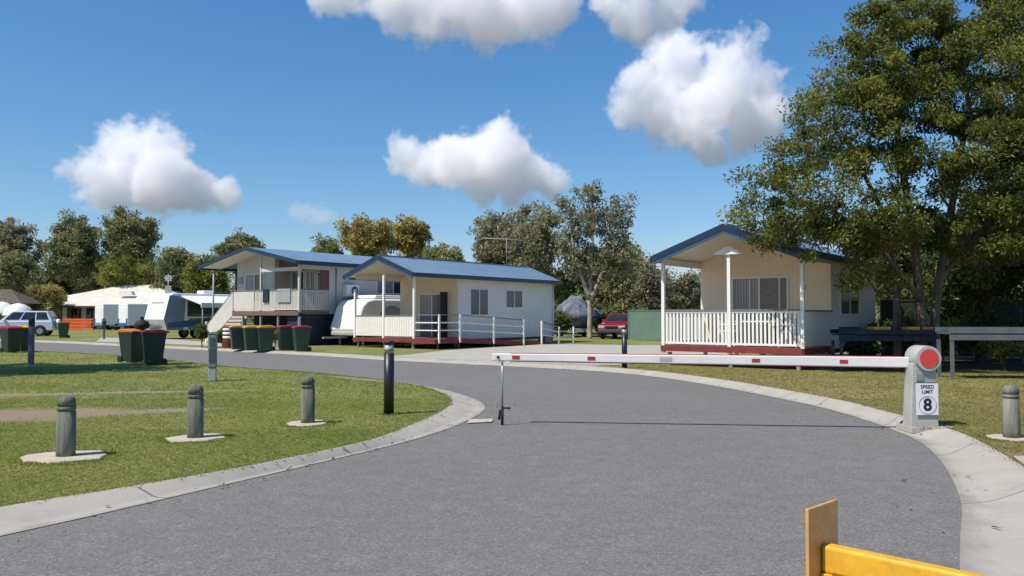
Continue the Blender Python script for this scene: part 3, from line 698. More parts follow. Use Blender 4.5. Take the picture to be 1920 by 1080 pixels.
for x0, x1 in ((XL - .11, XL - .002), (XR + .002, XR + .11)): MB().box(x0, x1, -.45, 12.3, ZE - .13, ZE + .075).build('gutter', M['fascia'], rf, .015)
MB().box(-3.0, .05, .02, .12, ZE - .38, ZE - .2).box(-.05, .05, .12, 1.85, ZE - .3, ZE - .1).build('veranda_beam', M['house_trim'], H)
MB().prism([(-3.1, ZE - .2), (0, ZE - .2), (0, rz2(0) - .04), (-3.1, rz2(-3.1) - .04)], 'y', 1.2, 1.25).build('gable_infill', M['brickdark'], H)
MB().box(-5.3, .05, -.05, 1.85, F - .06, F).build('deck', M['deckboards'], H)
MB().box(-5.3, .05, -.09, -.052, F - .2, F + .02).build('deck_fascia', M['brickdark'], H)
for x in (-4.5, -3.0, -1.6, 0): MB().box(x - .05, x + .05, -.03, .07, 0, F - .24).build('stump', M['galv'], H)
MB().box(-.045, .055, -.045, .055, F - .05, rz2(0) - .05).build('veranda_post', M['house_trim'], H)
MB().box(-3.1, -3.02, .0, .08, F, rz2(-3.06) - .3).build('veranda_post', M['house_trim'], H)
bl = MB().box(-5.3, -3.55, -.02, .012, F + .05, F + 1.02).build('balustrade', M['house_trim'], H)
b = MB(); balusters(b, (-3.5, 0, 0), (-.06, 0, 0), F + .1, F + 1.02, .11, .08); b.build('balustrade', M['house_trim'], H)
b = MB(); balusters(b, (0, .08, 0), (0, 1.8, 0), F + .1, F + 1.02, .11, .08); b.build('side_balustrade', M['house_trim'], H)
MB().box(-5.3, 0, -.045, .045, F + 1.05, F + 1.10).box(-.045, .045, .05, 1.82, F + 1.05, F + 1.1).build('handrail', M['handrail'], H)
window(H, 'y', -5.55, -3.95, F + .95, F + 2.0, .9, M['curtain'], M['glass'])
MB().box(-6.15, -5.8, .86, .9, F + 1.5, F + 1.85).build('wall_vent', M['grey'], H)
window(H, 'y', -2.9, -1.9, F + .2, F + 2.1, 1.85, M['curtain'], M['glass']); window(H, 'y', -1.75, -1.0, F + .05, F + 2.1, 1.85, M['glass'], M['glass'])
window(H, 'y', -.85, -.12, F + .8, F + 2.0, 1.85, M['glass'], M['curtain_dark'])
window(H, 'x', 5.1, 7.6, F + .95, F + 1.75, 0, M['curtain'], M['glass'])
MB().box(-.18, -.005, 1.88, 1.9, F, F + 2.3).build('corner_board', M['terracotta'], H)
ac = MB().box(.01, .32, 2.75, 3.6, 2.45, 3.05).build('air_conditioner', M['white'], H, .02)
MB().tube([(.322, 3.28, 2.75), (.335, 3.28, 2.75)], .22, 18).build('fan_grille', M['darktarp'], ac)
MB().box(.0, .3, 2.8, 2.85, 2.38, 2.44).box(.0, .3, 3.5, 3.55, 2.38, 2.44).build('bracket', M['grey'], ac)
MB().tube([(.03, 2.3, F), (.03, 2.3, ZE - .2)], .035, 8).build('downpipe', M['grey'], H)
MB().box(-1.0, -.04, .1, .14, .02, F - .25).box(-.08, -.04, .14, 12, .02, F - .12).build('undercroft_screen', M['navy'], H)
MB().box(-6.2, -1.0, 1.9, 1.96, .02, F - .12).build('undercroft_shade_wall', M['navy'], H)  # dark sheet added across the open undercroft to stand in for its shade
# stairs down to the left with solid sides
st = MB()
for i in range(9): st.box(-5.3 - (i + 1) * .25, -5.3 - i * .25, .0, .95, F - (i + 1) * .18 - .05, F - (i + 1) * .18)
st.build('stairs', M['deckboards'], H)
for y in (-.06, .96):
    MB().prism([(-5.3, F - .2), (-5.3, F + 1.02), (-7.6, .92), (-7.6, .1), (-7.4, .1)], 'y', y, y + .05).build('stair_panel', M['house_trim'], H)
MB().bar((-7.6, -.035, .95), (-5.3, -.035, F + 1.05), .06, .05).build('stair_handrail', M['handrail'], H)
MB().box(-7.7, -7.61, -.09, 0, -.02, 1.15).build('newel_post', M['white'], H)
MB().box(-.06, .03, 1.3, 1.84, F + 1.05, ZE - .3).build('end_panel', M['terracotta'], H)
for x0, x1, m, lab in ((-2.75, -2.3, 'navy', 'dark blue towel hanging on the raised house balustrade'), (-1.6, -.6, 'grey', 'long grey towel hanging on the raised house balustrade')):
    o = MB().box(x0, x1, -.075, -.03, F + .45, F + 1.0).box(x0, x1, -.075, .06, F + 1.105, F + 1.125).box(x0, x1, -.075, -.05, F + .98, F + 1.12).build('towel', M[m]); o.location = H.location; o.rotation_euler = H.rotation_euler
    tag(o, lab, 'towel', 'towels on the raised house')

# ------------------------------------------------------------------ bins
def bin_(loc, rz_, body, lid, label, group):
    t = empty('wheelie_bin', loc, rz_, label, 'bin', group)
    bm_ = MB().frustum(-.23, .23, -.25, .22, .03, -.285, .285, -.33, .33, .93)
    bm_.box(-.30, .30, -.345, .345, .90, .955); bd = bm_.build('body', body, t, .025)
    MB().prism([(-.36, .96), (.36, .96), (.37, 1.02), (.2, 1.07), (-.25, 1.05), (-.37, 1.0)], 'x', -.30, .30).build('lid', lid, t, .02)
    MB().tube([(-.24, .40, 1.0), (.24, .40, 1.0)], .018, 8).box(-.25, -.2, .34, .41, .97, 1.02).box(.2, .25, .34, .41, .97, 1.02).build('handle', body, t)
    for s in (-1, 1):
        MB().tube([(s * .25 - .03, .27, .1), (s * .25 + .03, .27, .1)], .1, 14).build('wheel', M['rubber'], t)
    return t
def gp(px, py): p = ground_at(px, py, LAWN); return (p.x, p.y, LAWN)
GA = 'pair of dark green wheelie bins on the left lawn'
b1 = bin_(gp(248, 679), R(62), M['bindark'], M['lidorange'], 'dark green wheelie bin with an orange lid and a black bag on top', GA)
b2 = bin_(gp(288, 684), R(-62), M['bindark'], M['lidred'], 'dark green wheelie bin with a red lid, right beside the orange lidded one', GA)
GB = 'wheelie bins along the kerb in front of the raised house'
y1 = bin_(gp(446, 656), R(-64), M['bin'], M['lidyellow'], 'green wheelie bin with a yellow lid, next to the striped drum', GB)
copy_tree(y1, None, 'green wheelie bin with a yellow lid, in the middle of the three yellow lidded ones', gp(472, 658), R(-64))
copy_tree(y1, None, 'green wheelie bin with a yellow lid, closest to the red lidded pair', gp(497, 658), R(-60))
r1 = bin_(gp(536, 657), R(-60), M['bin'], M['lidred'], 'green wheelie bin with a red lid and no sticker, beside one with a white sticker', GB)
r2 = copy_tree(r1, None, 'green wheelie bin with a red lid and a white sticker on its side', gp(565, 659), R(-64))
MB().box(-.2865, -.2835, -.22, .04, .52, .84).build('sticker', M['signwhite'], r2)
GC = 'wheelie bins at the left edge of the lawn'
l1 = bin_(gp(20, 661), R(58), M['bindark'], M['lidred'], 'dark green wheelie bin with a red lid behind the slim blue post', GC)
bin_(gp(42, 659), R(66), M['bindark'], M['lidyellow'], 'dark green wheelie bin with a yellow lid tucked beside the slim blue post', GC)
bin_(gp(119, 634), R(-60), M['bin'], M['lidorange'], 'small far green wheelie bin with an orange lid in front of the orange mesh barrier', 'bin')
p = b1.location
bg_ = MB().lathe([(.02, 0), (.2, .02), (.25, .12), (.19, .25), (.07, .3), (.04, .36), (.09, .40)], 12).build('rubbish_bag', M['rubber'])
tag(bg_, 'black rubbish bag sitting on the orange bin lid', 'rubbish bag'); bg_.location = (p.x + .25, p.y + .1, LAWN + 1.05)

# ------------------------------------------------------------------ timber bollards, path lights, posts
def irregular(r, n, seed):
    rnd = random.Random(seed); return [(r * (1 + rnd.uniform(-.13, .13)) * math.cos(2 * math.pi * i / n) * 1.15, r * (1 + rnd.uniform(-.13, .13)) * math.sin(2 * math.pi * i / n)) for i in range(n)]
GT = 'treated timber bollards set in concrete'
for i, (px, py, lab) in enumerate(((123, 858, 'round timber bollard with a wide concrete footing beside the bare soil patch'), (366, 823, 'round timber bollard with a concrete footing in the middle of the left row'), (577, 795, 'round timber bollard nearest the black path light'), (1897, 823, 'round timber bollard on the dry verge beyond the boom gate post'))):
    t = empty('timber_bollard', gp(px, py), R(40 * i), lab, 'bollard', GT)
    h = .66
    MB().lathe([(.094, 0), (.096, .1), (.094, h - .168), (.083, h - .165), (.083, h - .155), (.094, h - .152), (.093, h - .118), (.082, h - .115), (.082, h - .105), (.092, h - .102), (.088, h - .05), (.072, h - .018), (.045, h - .003), (.01, h)], 22).build('post', M['pine'], t)
    pd = irregular((.37, .31, .27, .25)[i], 17, i + 4)
    MB().prism(pd, 'z', -.05, .022).build('footing', M['pad'], t, .015)
def path_light(px, py, h, lab):
    t = empty('path_light', gp(px, py), 0, lab, 'path light', 'black bollard path lights')
    MB().lathe([(.078, 0), (.078, h - .19)], 20).build('post', M['black'], t)
    MB().lathe([(.07, h - .19), (.07, h - .055)], 20).build('lens', M['lens'], t)
    MB().lathe([(.079, h - .055), (.079, h - .01), (.07, h)], 20).build('cap', M['black'], t)
    MB().lathe([(.079, h - .145), (.079, h - .135)], 20).build('collar', M['black'], t)
    MB().lathe([(.11, 0), (.11, .012)], 16).build('base_flange', M['black'], t)
path_light(729, 777, 1.12, 'tall black bollard light on the left lawn near the kerb nose')
path_light(1171, 690, 1.16, 'black bollard light on the grass tip behind the boom arm')
t = empty('power_pedestal', gp(398, 715), R(12), 'grey power pedestal standing alone on the left lawn', 'pedestal')
MB().box(-.085, .085, -.07, .07, 0, .32).build('post', M['lightgrey'], t, .01)
b = MB().box(-.095, .095, -.085, .085, .32, 1.08).build('cabinet', M['pedestal'], t, .02)
MB().prism([(-.1, 1.08), (.1, 1.08), (.07, 1.12), (-.07, 1.12)], 'y', -.09, .09).build('cap', M['pedestal'], t)
MB().box(-.06, .06, -.097, -.085, .45, .75).box(-.05, .05, -.097, -.085, .80, 1.0).build('socket_cover', M['pedestal_dark'], t)
t = empty('water_post', gp(58, 684), 0, 'slim blue grey post in front of the bins at the left edge', 'post')
MB().box(-.07, .07, -.06, .06, 0, 1.15).build('post', M['pole_blue'], t, .012)
MB().box(-.074, .074, -.065, .065, 1.15, 1.45).build('head', M['navy'], t, .02)
t = empty('water_post', gp(195, 636), 0, 'thin dark post on the far lawn in front of the white trailers', 'post')
MB().box(-.05, .05, -.05, .05, 0, 1.3).build('post', M['pole_blue'], t); MB().box(-.09, .09, -.09, .09, .7, 1.15).build('head', M['navy'], t, .01)
t = empty('flag_pole', gp(399, 640), 0, 'thin grey pole with a small cap rising beside the raised house stairs', 'pole')
MB().tube([(0, 0, 0), (0, 0, 3.95)], [.06, .045], 8).build('pole', M['grey'], t); MB().lathe([(.02, 3.95), (.12, 3.98), (.12, 4.06), (.03, 4.1)], 10).build('cap', M['lightgrey'], t)

# ------------------------------------------------------------------ boom gate
G0 = ground_at(1729, 799, LAWN)
bgx = empty('boom_gate', (G0.x, G0.y, LAWN), 0, 'boom gate with a lowered white arm, grey cabinet and red round reflector', 'boom gate')
MB().frustum(-.215, .165, -.13, .12, 0, -.165, .14, -.10, .12, .86).build('cabinet', M['lightgrey'], bgx, .012)
MB().box(-.145, .138, -.135, -.1, .60, .80).build('control_panel', M['grey'], bgx, .008)
MB().box(-.135, -.04, -.147, -.134, .63, .72).build('key_switch', M['galv'], bgx, .004)
hd = MB().tube([(.02, -.16, .93), (.02, .17, .93)], .170, 32).build('motor_drum', M['lightgrey'], bgx, .012)
MB().tube([(.02, -.178, .93), (.02, -.161, .93)], .166, 32).build('drum_ring', M['lens'], hd)
MB().tube([(.02, -.186, .93), (.02, -.1785, .93)], .126, 32).build('reflector', M['red'], hd)
sg = MB().box(-.15, .150, -.150, -.146, .17, .595).build('speed_sign', M['signwhite'], bgx)
rg = MB(); n = 40                                                # thin ring round the numeral
for k in range(n):
    a, c = 2 * math.pi * k / n, 2 * math.pi * (k + 1) / n
    rg.bar((.004 + .118 * math.cos(a), -.1515, .30 + .118 * math.sin(a)), (.004 + .118 * math.cos(c), -.1515, .30 + .118 * math.sin(c)), .003, .005, up=(0, 1, 0))
rg.build('sign_ring', M['pole_blue'], sg)
def lettering(txt, size, x, y, z, parent, bold=.0):
    cu = bpy.data.curves.new('lettering', 'FONT'); cu.body = txt; cu.size = size; cu.align_x = 'CENTER'; cu.align_y = 'CENTER'; cu.extrude = .0008; cu.offset = bold
    tmp = bpy.data.objects.new('lettering_source', cu); COL.objects.link(tmp)
    dg = bpy.context.evaluated_depsgraph_get(); me = bpy.data.meshes.new_from_object(tmp.evaluated_get(dg)); bpy.data.objects.remove(tmp)
    me.materials.clear(); me.materials.append(M['navyink'])
    o = bpy.data.objects.new('lettering', me); COL.objects.link(o); o.parent = parent; o.location = (x, y, z); o.rotation_euler = (math.pi / 2, 0, 0)
    return o
lettering('8', .225, .004, -.152, .30, sg, .007)
lettering('SPEED', .068, .004, -.152, .545, sg, .0008); lettering('LIMIT', .064, .004, -.152, .478, sg, .0008)
MB().box(-.235, .34, -.20, .26, -.07, .008).build('footing', M['drive'], bgx, .003)
A0, A1 = Vector((-.14, .07, .865)), Vector((-5.88, .72, .905))      # arm ends in gate space
d = (A1 - A0); up = Vector((0, 0, 1)); sd = d.cross(up).normalized()
def armbox(t0, t1, hw0, hw1, th, push=0.0, dz=0.0):
    vs = []
    for t_, hw in ((t0, hw0), (t1, hw1)):
        c = A0 + d * t_ + sd * push + up * dz
        vs += [c - sd * th - up * hw, c + sd * th - up * hw, c + sd * th + up * hw, c - sd * th + up * hw]
    return MB().add(vs, [(3, 2, 1, 0), (4, 5, 6, 7), (0, 1, 5, 4), (1, 2, 6, 5), (2, 3, 7, 6), (3, 0, 4, 7)])
arm = armbox(0, 1, .072, .052, .035).build('boom_arm', M['boom'], bgx, .012)
front = 1 if sd.y < 0 else -1
for t_ in (.15, .355, .752, .94):
    armbox(t_ - .0095, t_ + .0095, .025, .025, .003, front * .037).build('reflective_strip', M['redstrip'], arm)
for s in (1, -1):
    e = MB(); c0 = A0 + d * .02 + up * s * .076; c1 = A0 + d * .955 + up * s * .0575
    e.bar(c0, c1, .03, .012); e.build('edge_trim', M['redstrip'], arm)
tip = A0 + d * .985
MB().tube([tip + sd * front * .0365, tip + sd * front * .045], .022, 12).build('end_bolt', M['darktarp'], arm)
armbox(.555, .585, .03, .03, .002, front * .0365).build('worn_sticker', M['lens'], arm)
sp_ = A0 + d * .975
lg = MB().tube([(sp_.x, sp_.y, sp_.z - .05), (sp_.x, sp_.y, .17)], .014, 10).build('support_leg', M['galv'], arm)
MB().tube([(sp_.x, sp_.y, .19), (sp_.x, sp_.y, -.078)], .021, 10).tube([(sp_.x - .02, sp_.y, .17), (sp_.x + .12, sp_.y, .165)], .014, 8).tube([(sp_.x - .035, sp_.y, .14), (sp_.x - .045, sp_.y, .0)], .018, 8).build('foot', M['rubber'], lg)
MB().box(sp_.x - .06, sp_.x + .03, sp_.y - .03, sp_.y + .03, sp_.z - .075, sp_.z - .05).build('hinge', M['lightgrey'], lg)

# yellow swing gate, bottom right ------------------------------------------------
yg = empty('swing_gate', (1.15, 3.09, 0), math.atan2(-.72, .69), 'yellow painted steel gate rail with an upright end plate close to the camera', 'gate')
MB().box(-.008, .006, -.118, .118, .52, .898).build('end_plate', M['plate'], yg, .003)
MB().box(.007, 2.6, -.03, .03, .655, .755).build('top_rail', M['yellow'], yg, .012, 3)
MB().box(.007, .05, -.04, .04, .53, .655).build('latch_bracket', M['yellow'], yg, .004)
MB().box(2.6, 2.70, -.05, .05, 0, 1.0).build('hinge_post', M['yellow'], yg, .01)

# ------------------------------------------------------------------ racks behind the verge
def rack(px, py, L, dep, h, m, lab, slats, rz_):
    t = empty('metal_rack', gp(px, py), rz_, lab, 'rack', 'low metal racks beside the big tree')
    for x in (0, L):
        for y in (0, dep): MB().box(x - .035, x + .035, y - .035, y + .035, 0, h - .3).build('leg', m, t)
    k = MB().box(-.06, L + .06, -.05, -.01, h - .3, h - .17).build('lower_rail', m, t)
    MB().box(-.06, L + .06, -.06, -.012, h - .12, h).box(-.06, L + .06, dep, dep + .05, h - .12, h).build('upper_rail', m, t)
    MB().box(-.05, L + .05, -.008, dep - .003, h - .16, h - .13).build('tray', m, t)
    return t
t = rack(1786, 711, 3.4, .7, 1.22, M['rackgrey'], 'grey galvanised metal rack standing under the big tree at the right edge', 3, R(-4))
t = rack(1578, 697, 2.4, .7, 1.12, M['navy'], 'dark blue metal rack with yellow lids on it beside the right cabin', 3, R(-4))
for x0, x1, m in ((.85, 1.3, 'lidyellow'), (1.75, 2.05, 'lidyellow'), (.1, .5, 'navy'), (2.12, 2.4, 'lidorange')):
    o = MB().box(x0, x1, .02, .5, 0, .12).build('tray_lid', M[m]); 
    c = t.matrix_basis
    o.location = (t.location.x, t.location.y, LAWN + 1.075); o.rotation_euler = t.rotation_euler
    tag(o, {'.85': 'long yellow lid lying on the dark blue rack', '1.75': 'short yellow lid lying on the dark blue rack right of the long one', '.1': 'dark navy lid lying on the left end of the dark blue rack', '2.12': 'orange lid lying on the right end of the dark blue rack'}[('%g' % x0).lstrip('0') if x0 < 1 else '%g' % x0], 'lid', 'lids on the dark rack')

# ------------------------------------------------------------------ fences
def panel_fence(p, q, h, m, name, lab, cat, post):
    p = Vector(p); q = Vector(q); L = (q - p).length
    t = empty(name, (p.x, p.y, LAWN), math.atan2(q.y - p.y, q.x - p.x), lab, cat)
    MB().box(0, L, -.012, .012, .04, h).build('panel', m, t)
    for i in range(int(L / 2.4) + 1): MB().box(i * 2.4 - .03, i * 2.4 + .03, -.04, -.0125, 0, h + .04).build('post', post, t)
    MB().box(0, L, -.035, .035, h, h + .05).build('top_rail', post, t)
    return t
panel_fence((6.9, 49.0, 0), (16.5, 46.5, 0), 1.75, M['colorbond'], 'boundary_fence', 'pale green sheet metal fence behind the red car', 'fence', M['colorbond'])
panel_fence((13.2, 29.6, 0), (30, 27.5, 0), 2.0, M['shadecloth'], 'screen_fence', 'dark green mesh screen fence behind the big tree', 'fence', M['darktarp'])
# orange barrier mesh in front of the amenity block
p, q = ground_at(106, 618, LAWN), ground_at(174, 619, LAWN)
t = empty('barrier_fence', (p.x, p.y, LAWN), math.atan2(q.y - p.y, q.x - p.x), 'orange plastic barrier mesh in front of the pale roofed block', 'barrier')
L = (q - p).length
bm_ = MB()
for i in range(int(L / .22)): bm_.box(i * .22, i * .22 + .13, -.01, .01, .05, 1.02)
for z in (.05, .35, .68, .98): bm_.box(0, L, -.014, .014, z, z + .14)
bm_.build('mesh_panel', M['orange_mesh'], t)
for i in range(4): MB().box(i * L / 3 - .04, i * L / 3 + .04, .015, .08, 0, 1.2).build('post', M['brickdark'], t)

# ------------------------------------------------------------------ pale roofed amenity block
t = empty('amenity_block', ground_at(47, 617, LAWN), R(-4), 'low building with a pale hipped roof and brown walls far behind the trailers', 'building')
W, D = 18.5, 12.0
def hip(mb, x0, x1, y0, y1, z0, z1, rdg):
    ym = (y0 + y1) / 2
    v = [(x0, y0, z0), (x1, y0, z0), (x1, y1, z0), (x0, y1, z0), (x0 + rdg, ym, z1), (x1 - rdg, ym, z1)]
    return mb.add(v, [(0, 1, 5, 4), (1, 2, 5), (2, 3, 4, 5), (3, 0, 4), (3, 2, 1, 0)])
rf = hip(MB(), -.9, W + .9, -1.4, D + .9, 2.42, 4.85, 8.6).build('roof', M['offwhite_roof'], t)
hip(MB(), 1.5, 10.5, 5.0, 15, 2.42, 4.4, 5).build('rear_roof', M['offwhite_roof'], t)
MB().box(-.95, W + .95, -1.47, -1.405, 2.28, 2.44).build('gutter', M['brickdark'], rf)
MB().prism([(9.6, 3.6), (11.2, 3.6), (11.0, 4.0), (9.8, 4.0)], 'y', .9, 1.6).build('skylight', M['white'], rf)
MB().box(0, W, 0, D, 0, 2.418).build('wall', M['brickdark'], t)
for i, x in enumerate((.8, 3.0, 5.1, 6.8, 9.2)):
    MB().box(x, x + .9, -.03, -.002, .1 if i % 2 else 1.0, 2.1).build('door' if i % 2 else 'window', M['glass'], t)
    MB().box(x + 1.1, x + 1.6, -.05, -.004, .05, 2.35).build('pilaster', M['cream'], t)
for i in range(5): MB().box(i * 2.2 - .06, i * 2.2 + .06, -1.3, -1.18, 0, 2.4).build('veranda_post', M['terracotta'], t)

# small dark roofed shelter and white canopies at the far left edge
t = empty('picnic_shelter', ground_at(8, 620, LAWN) + Vector((-2, 2, 0)), R(5), 'open shelter with a dark roof at the far left edge', 'shelter')
hip(MB(), -2.6, 3.4, -2.2, 2.6, 2.6, 4.0, 2.2).build('roof', M['bark'], t)
for x in (-2.2, 3.0):
    for y in (-1.8, 2.2): MB().box(x - .08, x + .08, y - .08, y + .08, 0, 2.62).build('post', M['brickdark'], t)
def canopy(px, py, r, h, lab):
    t = empty('shade_canopy', ground_at(px, py, LAWN), 0, lab, 'canopy', 'white canopies at the left edge')
    MB().lathe([(r, h), (r * .98, h + .15), (r * .75, h + .75), (r * .35, h + 1.05), (.02, h + 1.15)], 16).build('cover', M['van'], t)
    for a in range(4): MB().box(r * .68 * math.cos(a * 1.57 + .78) - .03, r * .68 * math.cos(a * 1.57 + .78) + .03, r * .68 * math.sin(a * 1.57 + .78) - .03, r * .68 * math.sin(a * 1.57 + .78) + .03, 0, h + .02).build('leg', M['grey'], t)
canopy(2, 622, 1.25, 1.55, 'rounded white canopy cut by the left edge of the picture'); canopy(33, 622, 1.3, 1.4, 'rounded white canopy rising behind the silver car')

# ------------------------------------------------------------------ vehicles
def wheel(mb_parent, x, y, r, wd, rimm):
    o = MB().tube([(x, y - wd / 2, r), (x, y + wd / 2, r)], r, 20).build('wheel', M['rubber'], mb_parent, .02)
    MB().tube([(x, y - wd / 2 - .006, r), (x, y + wd / 2 + .006, r)], r * .58, 14).build('rim', rimm, o)
    return o
def car(loc, rz_, paint, lab, L=4.6, h=1.72, back_light=True, spare=False):
    t = empty('parked_car', loc, rz_, lab, 'car')
    x0, x1 = -L / 2, L / 2                                    # nose towards -x
    body = [(x0 + .05, .42), (x0, .62), (x0 + .06, .84), (x0 + .25, .95), (x0 + 1.25, 1.06), (x1 - .12, 1.06), (x1 - .02, .9), (x1, .5), (x1 - .08, .4)]
    arch = []
    def ar(cx): return [(cx + .42 * math.cos(a), .34 + .42 * math.sin(a)) for a in np.linspace(0.15, math.pi - .15, 9)]
    body = body + ar(x1 - .85) + [(x1 - 1.4, .34), (x0 + 1.4, .34)] + ar(x0 + .85)
    MB().prism(body, 'y', -.9, .9).build('body', paint, t, .05, 3)
    c = MB(); yb, yt = .86, .70
    low = [(x0 + 1.05, 1.05), (x1 - .06, 1.05)]; hi = [(x0 + 1.85, h - .04), (x1 - .42, h - .02)]
    v = [(low[0][0], -yb, 1.05), (low[1][0], -yb, 1.05), (low[1][0], yb, 1.05), (low[0][0], yb, 1.05), (hi[0][0], -yt, h), (hi[1][0], -yt, h), (hi[1][0], yt, h), (hi[0][0], yt, h)]
    c.add(v, [(4, 5, 6, 7), (0, 1, 5, 4), (1, 2, 6, 5), (2, 3, 7, 6), (3, 0, 4, 7)]); c.build('cabin', paint, t, .05, 3)
    def lerp(a, b_, s): return tuple(a[i] + (b_[i] - a[i]) * s for i in range(3))
    def quad(A, B, C_, D_, u0, u1, w0, w1, off):
        P = [lerp(lerp(A, B, u), lerp(D_, C_, u), s) for u, s in ((u0, w0), (u1, w0), (u1, w1), (u0, w1))]
        nrm = (Vector(P[1]) - Vector(P[0])).cross(Vector(P[3]) - Vector(P[0])).normalized()
        ct = sum((Vector(p) for p in P), Vector()) / 4
        if nrm.dot(ct - Vector((.3, 0, 1.3))) < 0: nrm = -nrm
        vs = [Vector(p) - nrm * .02 for p in P] + [Vector(p) + nrm * off for p in P]
        MB().add(vs, [(3, 2, 1, 0), (4, 5, 6, 7), (0, 1, 5, 4), (1, 2, 6, 5), (2, 3, 7, 6), (3, 0, 4, 7)]).build('window', M['glass'], t)
    for s in (0, 1):
        A, B, C_, D_ = (v[0], v[1], v[5], v[4]) if s == 0 else (v[3], v[2], v[6], v[7])
        quad(A, B, C_, D_, .06, .35, .15, .88, .006); quad(A, B, C_, D_, .38, .66, .15, .88, .006); quad(A, B, C_, D_, .69, .94, .15, .88, .006)
    quad(v[3], v[0], v[4], v[7], .08, .92, .12, .9, .006); quad(v[1], v[2], v[6], v[5], .1, .9, .3, .88, .006)
    for x in (x0 + .85, x1 - .85):
        for y in (-.82, .82): wheel(t, x, y, .36, .22, M['galv'])
    for y in (-.66, .66):
        MB().box(x0 + .0, x0 + .09, y - .2, y + .2, .68, .84).build('headlight', M['lens'], t, .02)
        MB().box(x1 - .07, x1 + .012, y - .12, y + .16, .7, .98).build('tail_light', M['red'], t, .02)
    MB().box(x0 - .05, x0 + .06, -.86, .86, .4, .6).build('front_bumper', M['darktarp'], t, .03)
    MB().box(x1 - .06, x1 + .05, -.86, .86, .4, .6).build('rear_bumper', paint, t, .03)
    MB().box(x0 - .012, x0 + .05, -.38, .38, .64, .82).build('grille', M['black'], t)
    for y in (-.95, .95): MB().box(x0 + 1.35, x0 + 1.5, y - .09, y + .09, 1.02, 1.2).build('wing_mirror', paint, t, .03)
    if spare: MB().tube([(x1 + .02, 0, .85), (x1 + .2, 0, .85)], .36, 18).build('spare_wheel', M['van'], t, .03)
    return t
p = ground_at(41, 630, LAWN); car((p.x, p.y, LAWN), R(14), M['carsilver'], 'pale silver four wheel drive parked behind the bins at the left', 4.5, 1.78, spare=True)
p = ground_at(1158, 636, LAWN); car((p.x + .45, p.y + 1.6, LAWN), R(66), M['carred'], 'dark red car parked nose to camera beside the green fence', 4.3, 1.6)
p = ground_at(132, 612, LAWN); car((p.x, p.y - 4, LAWN), R(20), M['van'], 'white vehicle roof showing behind the silver four wheel drive', 4.4, 1.95)

# left caravan with awning
t = empty('caravan', ground_at(297, 637, LAWN) + Vector((0, .6, 0)), R(52), 'white and blue caravan with an extended side awning beside the raised house', 'caravan')
# local: x along the length (nose at x=0), y = 0 side towards camera
prof = [(.25, .55), (.05, 1.25), (.42, 2.72), (.7, 2.85), (5.8, 2.85), (5.95, 2.6), (5.95, .55)]
MB().prism(prof, 'y', 0, 2.35).build('body', M['van'], t, .05, 3)
MB().prism([(.27, .56), (.06, 1.25), (.425, 2.7), (1.55, 2.7), (1.35, .56)], 'y', -.012, -.002).build('side_panel', M['vangrey'], t)
MB().prism([(.35, 1.0), (3.2, 1.35), (3.2, 1.15), (1.7, .75), (.3, .7)], 'y', -.02, -.013).build('decal', M['vanblue'], t)
MB().box(1.7, 5.9, -.012, -.001, .56, 1.3).build('lower_panel', M['vangrey'], t)
MB().box(1.62, 5.6, -.03, -.003, 1.4, 2.62).build('annexe_window', M['glass'], t)
fw = MB()
for z0, z1 in ((1.05, 1.08), (2.25, 2.32)):
    k0 = (z0 - 1.25) / (2.72 - 1.25) * .37 + .05; fw.box(k0 - .03, k0 + .02, .5, 1.9, z0, z1)
fw.build('front_trim', M['lens'], t)
MB().prism([(.32, .6), (.06, 1.2), (.04, 1.2), (.24, .58)], 'y', .05, 2.3).build('stone_guard', M['lightgrey'], t)
MB().box(-1.4, .3, 1.1, 1.25, .42, .52).box(-.4, .2, .8, 1.5, .45, .75).build('drawbar', M['grey'], t)
for x in (2.7, 3.5):
    for y in (.1, 2.25): wheel(t, x, y, .34, .2, M['galv'])
MB().box(3.2, 4.0, .8, 1.6, 2.86, 3.1).build('roof_air_conditioner', M['van'], t, .08)
aw = MB(); aw.add([(1.2, -.02, 2.72), (5.8, -.02, 2.72), (5.8, -2.3, 2.2), (1.2, -2.3, 2.2), (1.2, -.02, 2.69), (5.8, -.02, 2.69), (5.8, -2.3, 2.17), (1.2, -2.3, 2.17)], [(0, 1, 2, 3), (7, 6, 5, 4), (0, 3, 7, 4), (3, 2, 6, 7), (2, 1, 5, 6), (1, 0, 4, 5)])
aw.box(1.15, 5.85, -2.36, -2.302, 1.95, 2.24)
a_ = aw.build('awning', M['awning'], t)
for x in (1.25, 5.7): MB().tube([(x, -2.32, 0), (x, -2.32, 2.0)], .025, 8).build('awning_leg', M['lightgrey'], a_)
MB().bar((1.2, -.02, 2.66), (1.2, -2.3, 2.14), .04, .05).build('awning_arm', M['van'], a_)
t2 = empty('roof_turbine', (t.matrix_basis @ Vector((1.0, 1.2, 2.85))), R(20), 'small white windmill shaped fan on a grey stand above the caravan nose', 'wind turbine')
MB().box(-.18, .18, -.18, .18, 0, .5).tube([(0, 0, .5), (0, 0, .8)], .04, 8).build('stand', M['lens'], t2, .02)
bl_ = MB()
for i in range(8):
    a = i * math.pi / 4; bl_.bar((.05 * math.cos(a), -.1, .98 + .05 * math.sin(a)), (.24 * math.cos(a), -.1, .98 + .24 * math.sin(a)), .02, .15, up=(0, 1, 0)) if False else bl_.prism([(.04 * math.cos(a - .5), .98 + .04 * math.sin(a - .5)), (.24 * math.cos(a - .22), .98 + .24 * math.sin(a - .22)), (.24 * math.cos(a + .22), .98 + .24 * math.sin(a + .22)), (.04 * math.cos(a + .5), .98 + .04 * math.sin(a + .5))], 'y', -.11 - .004 * (i % 2), -.08 - .004 * (i % 2))
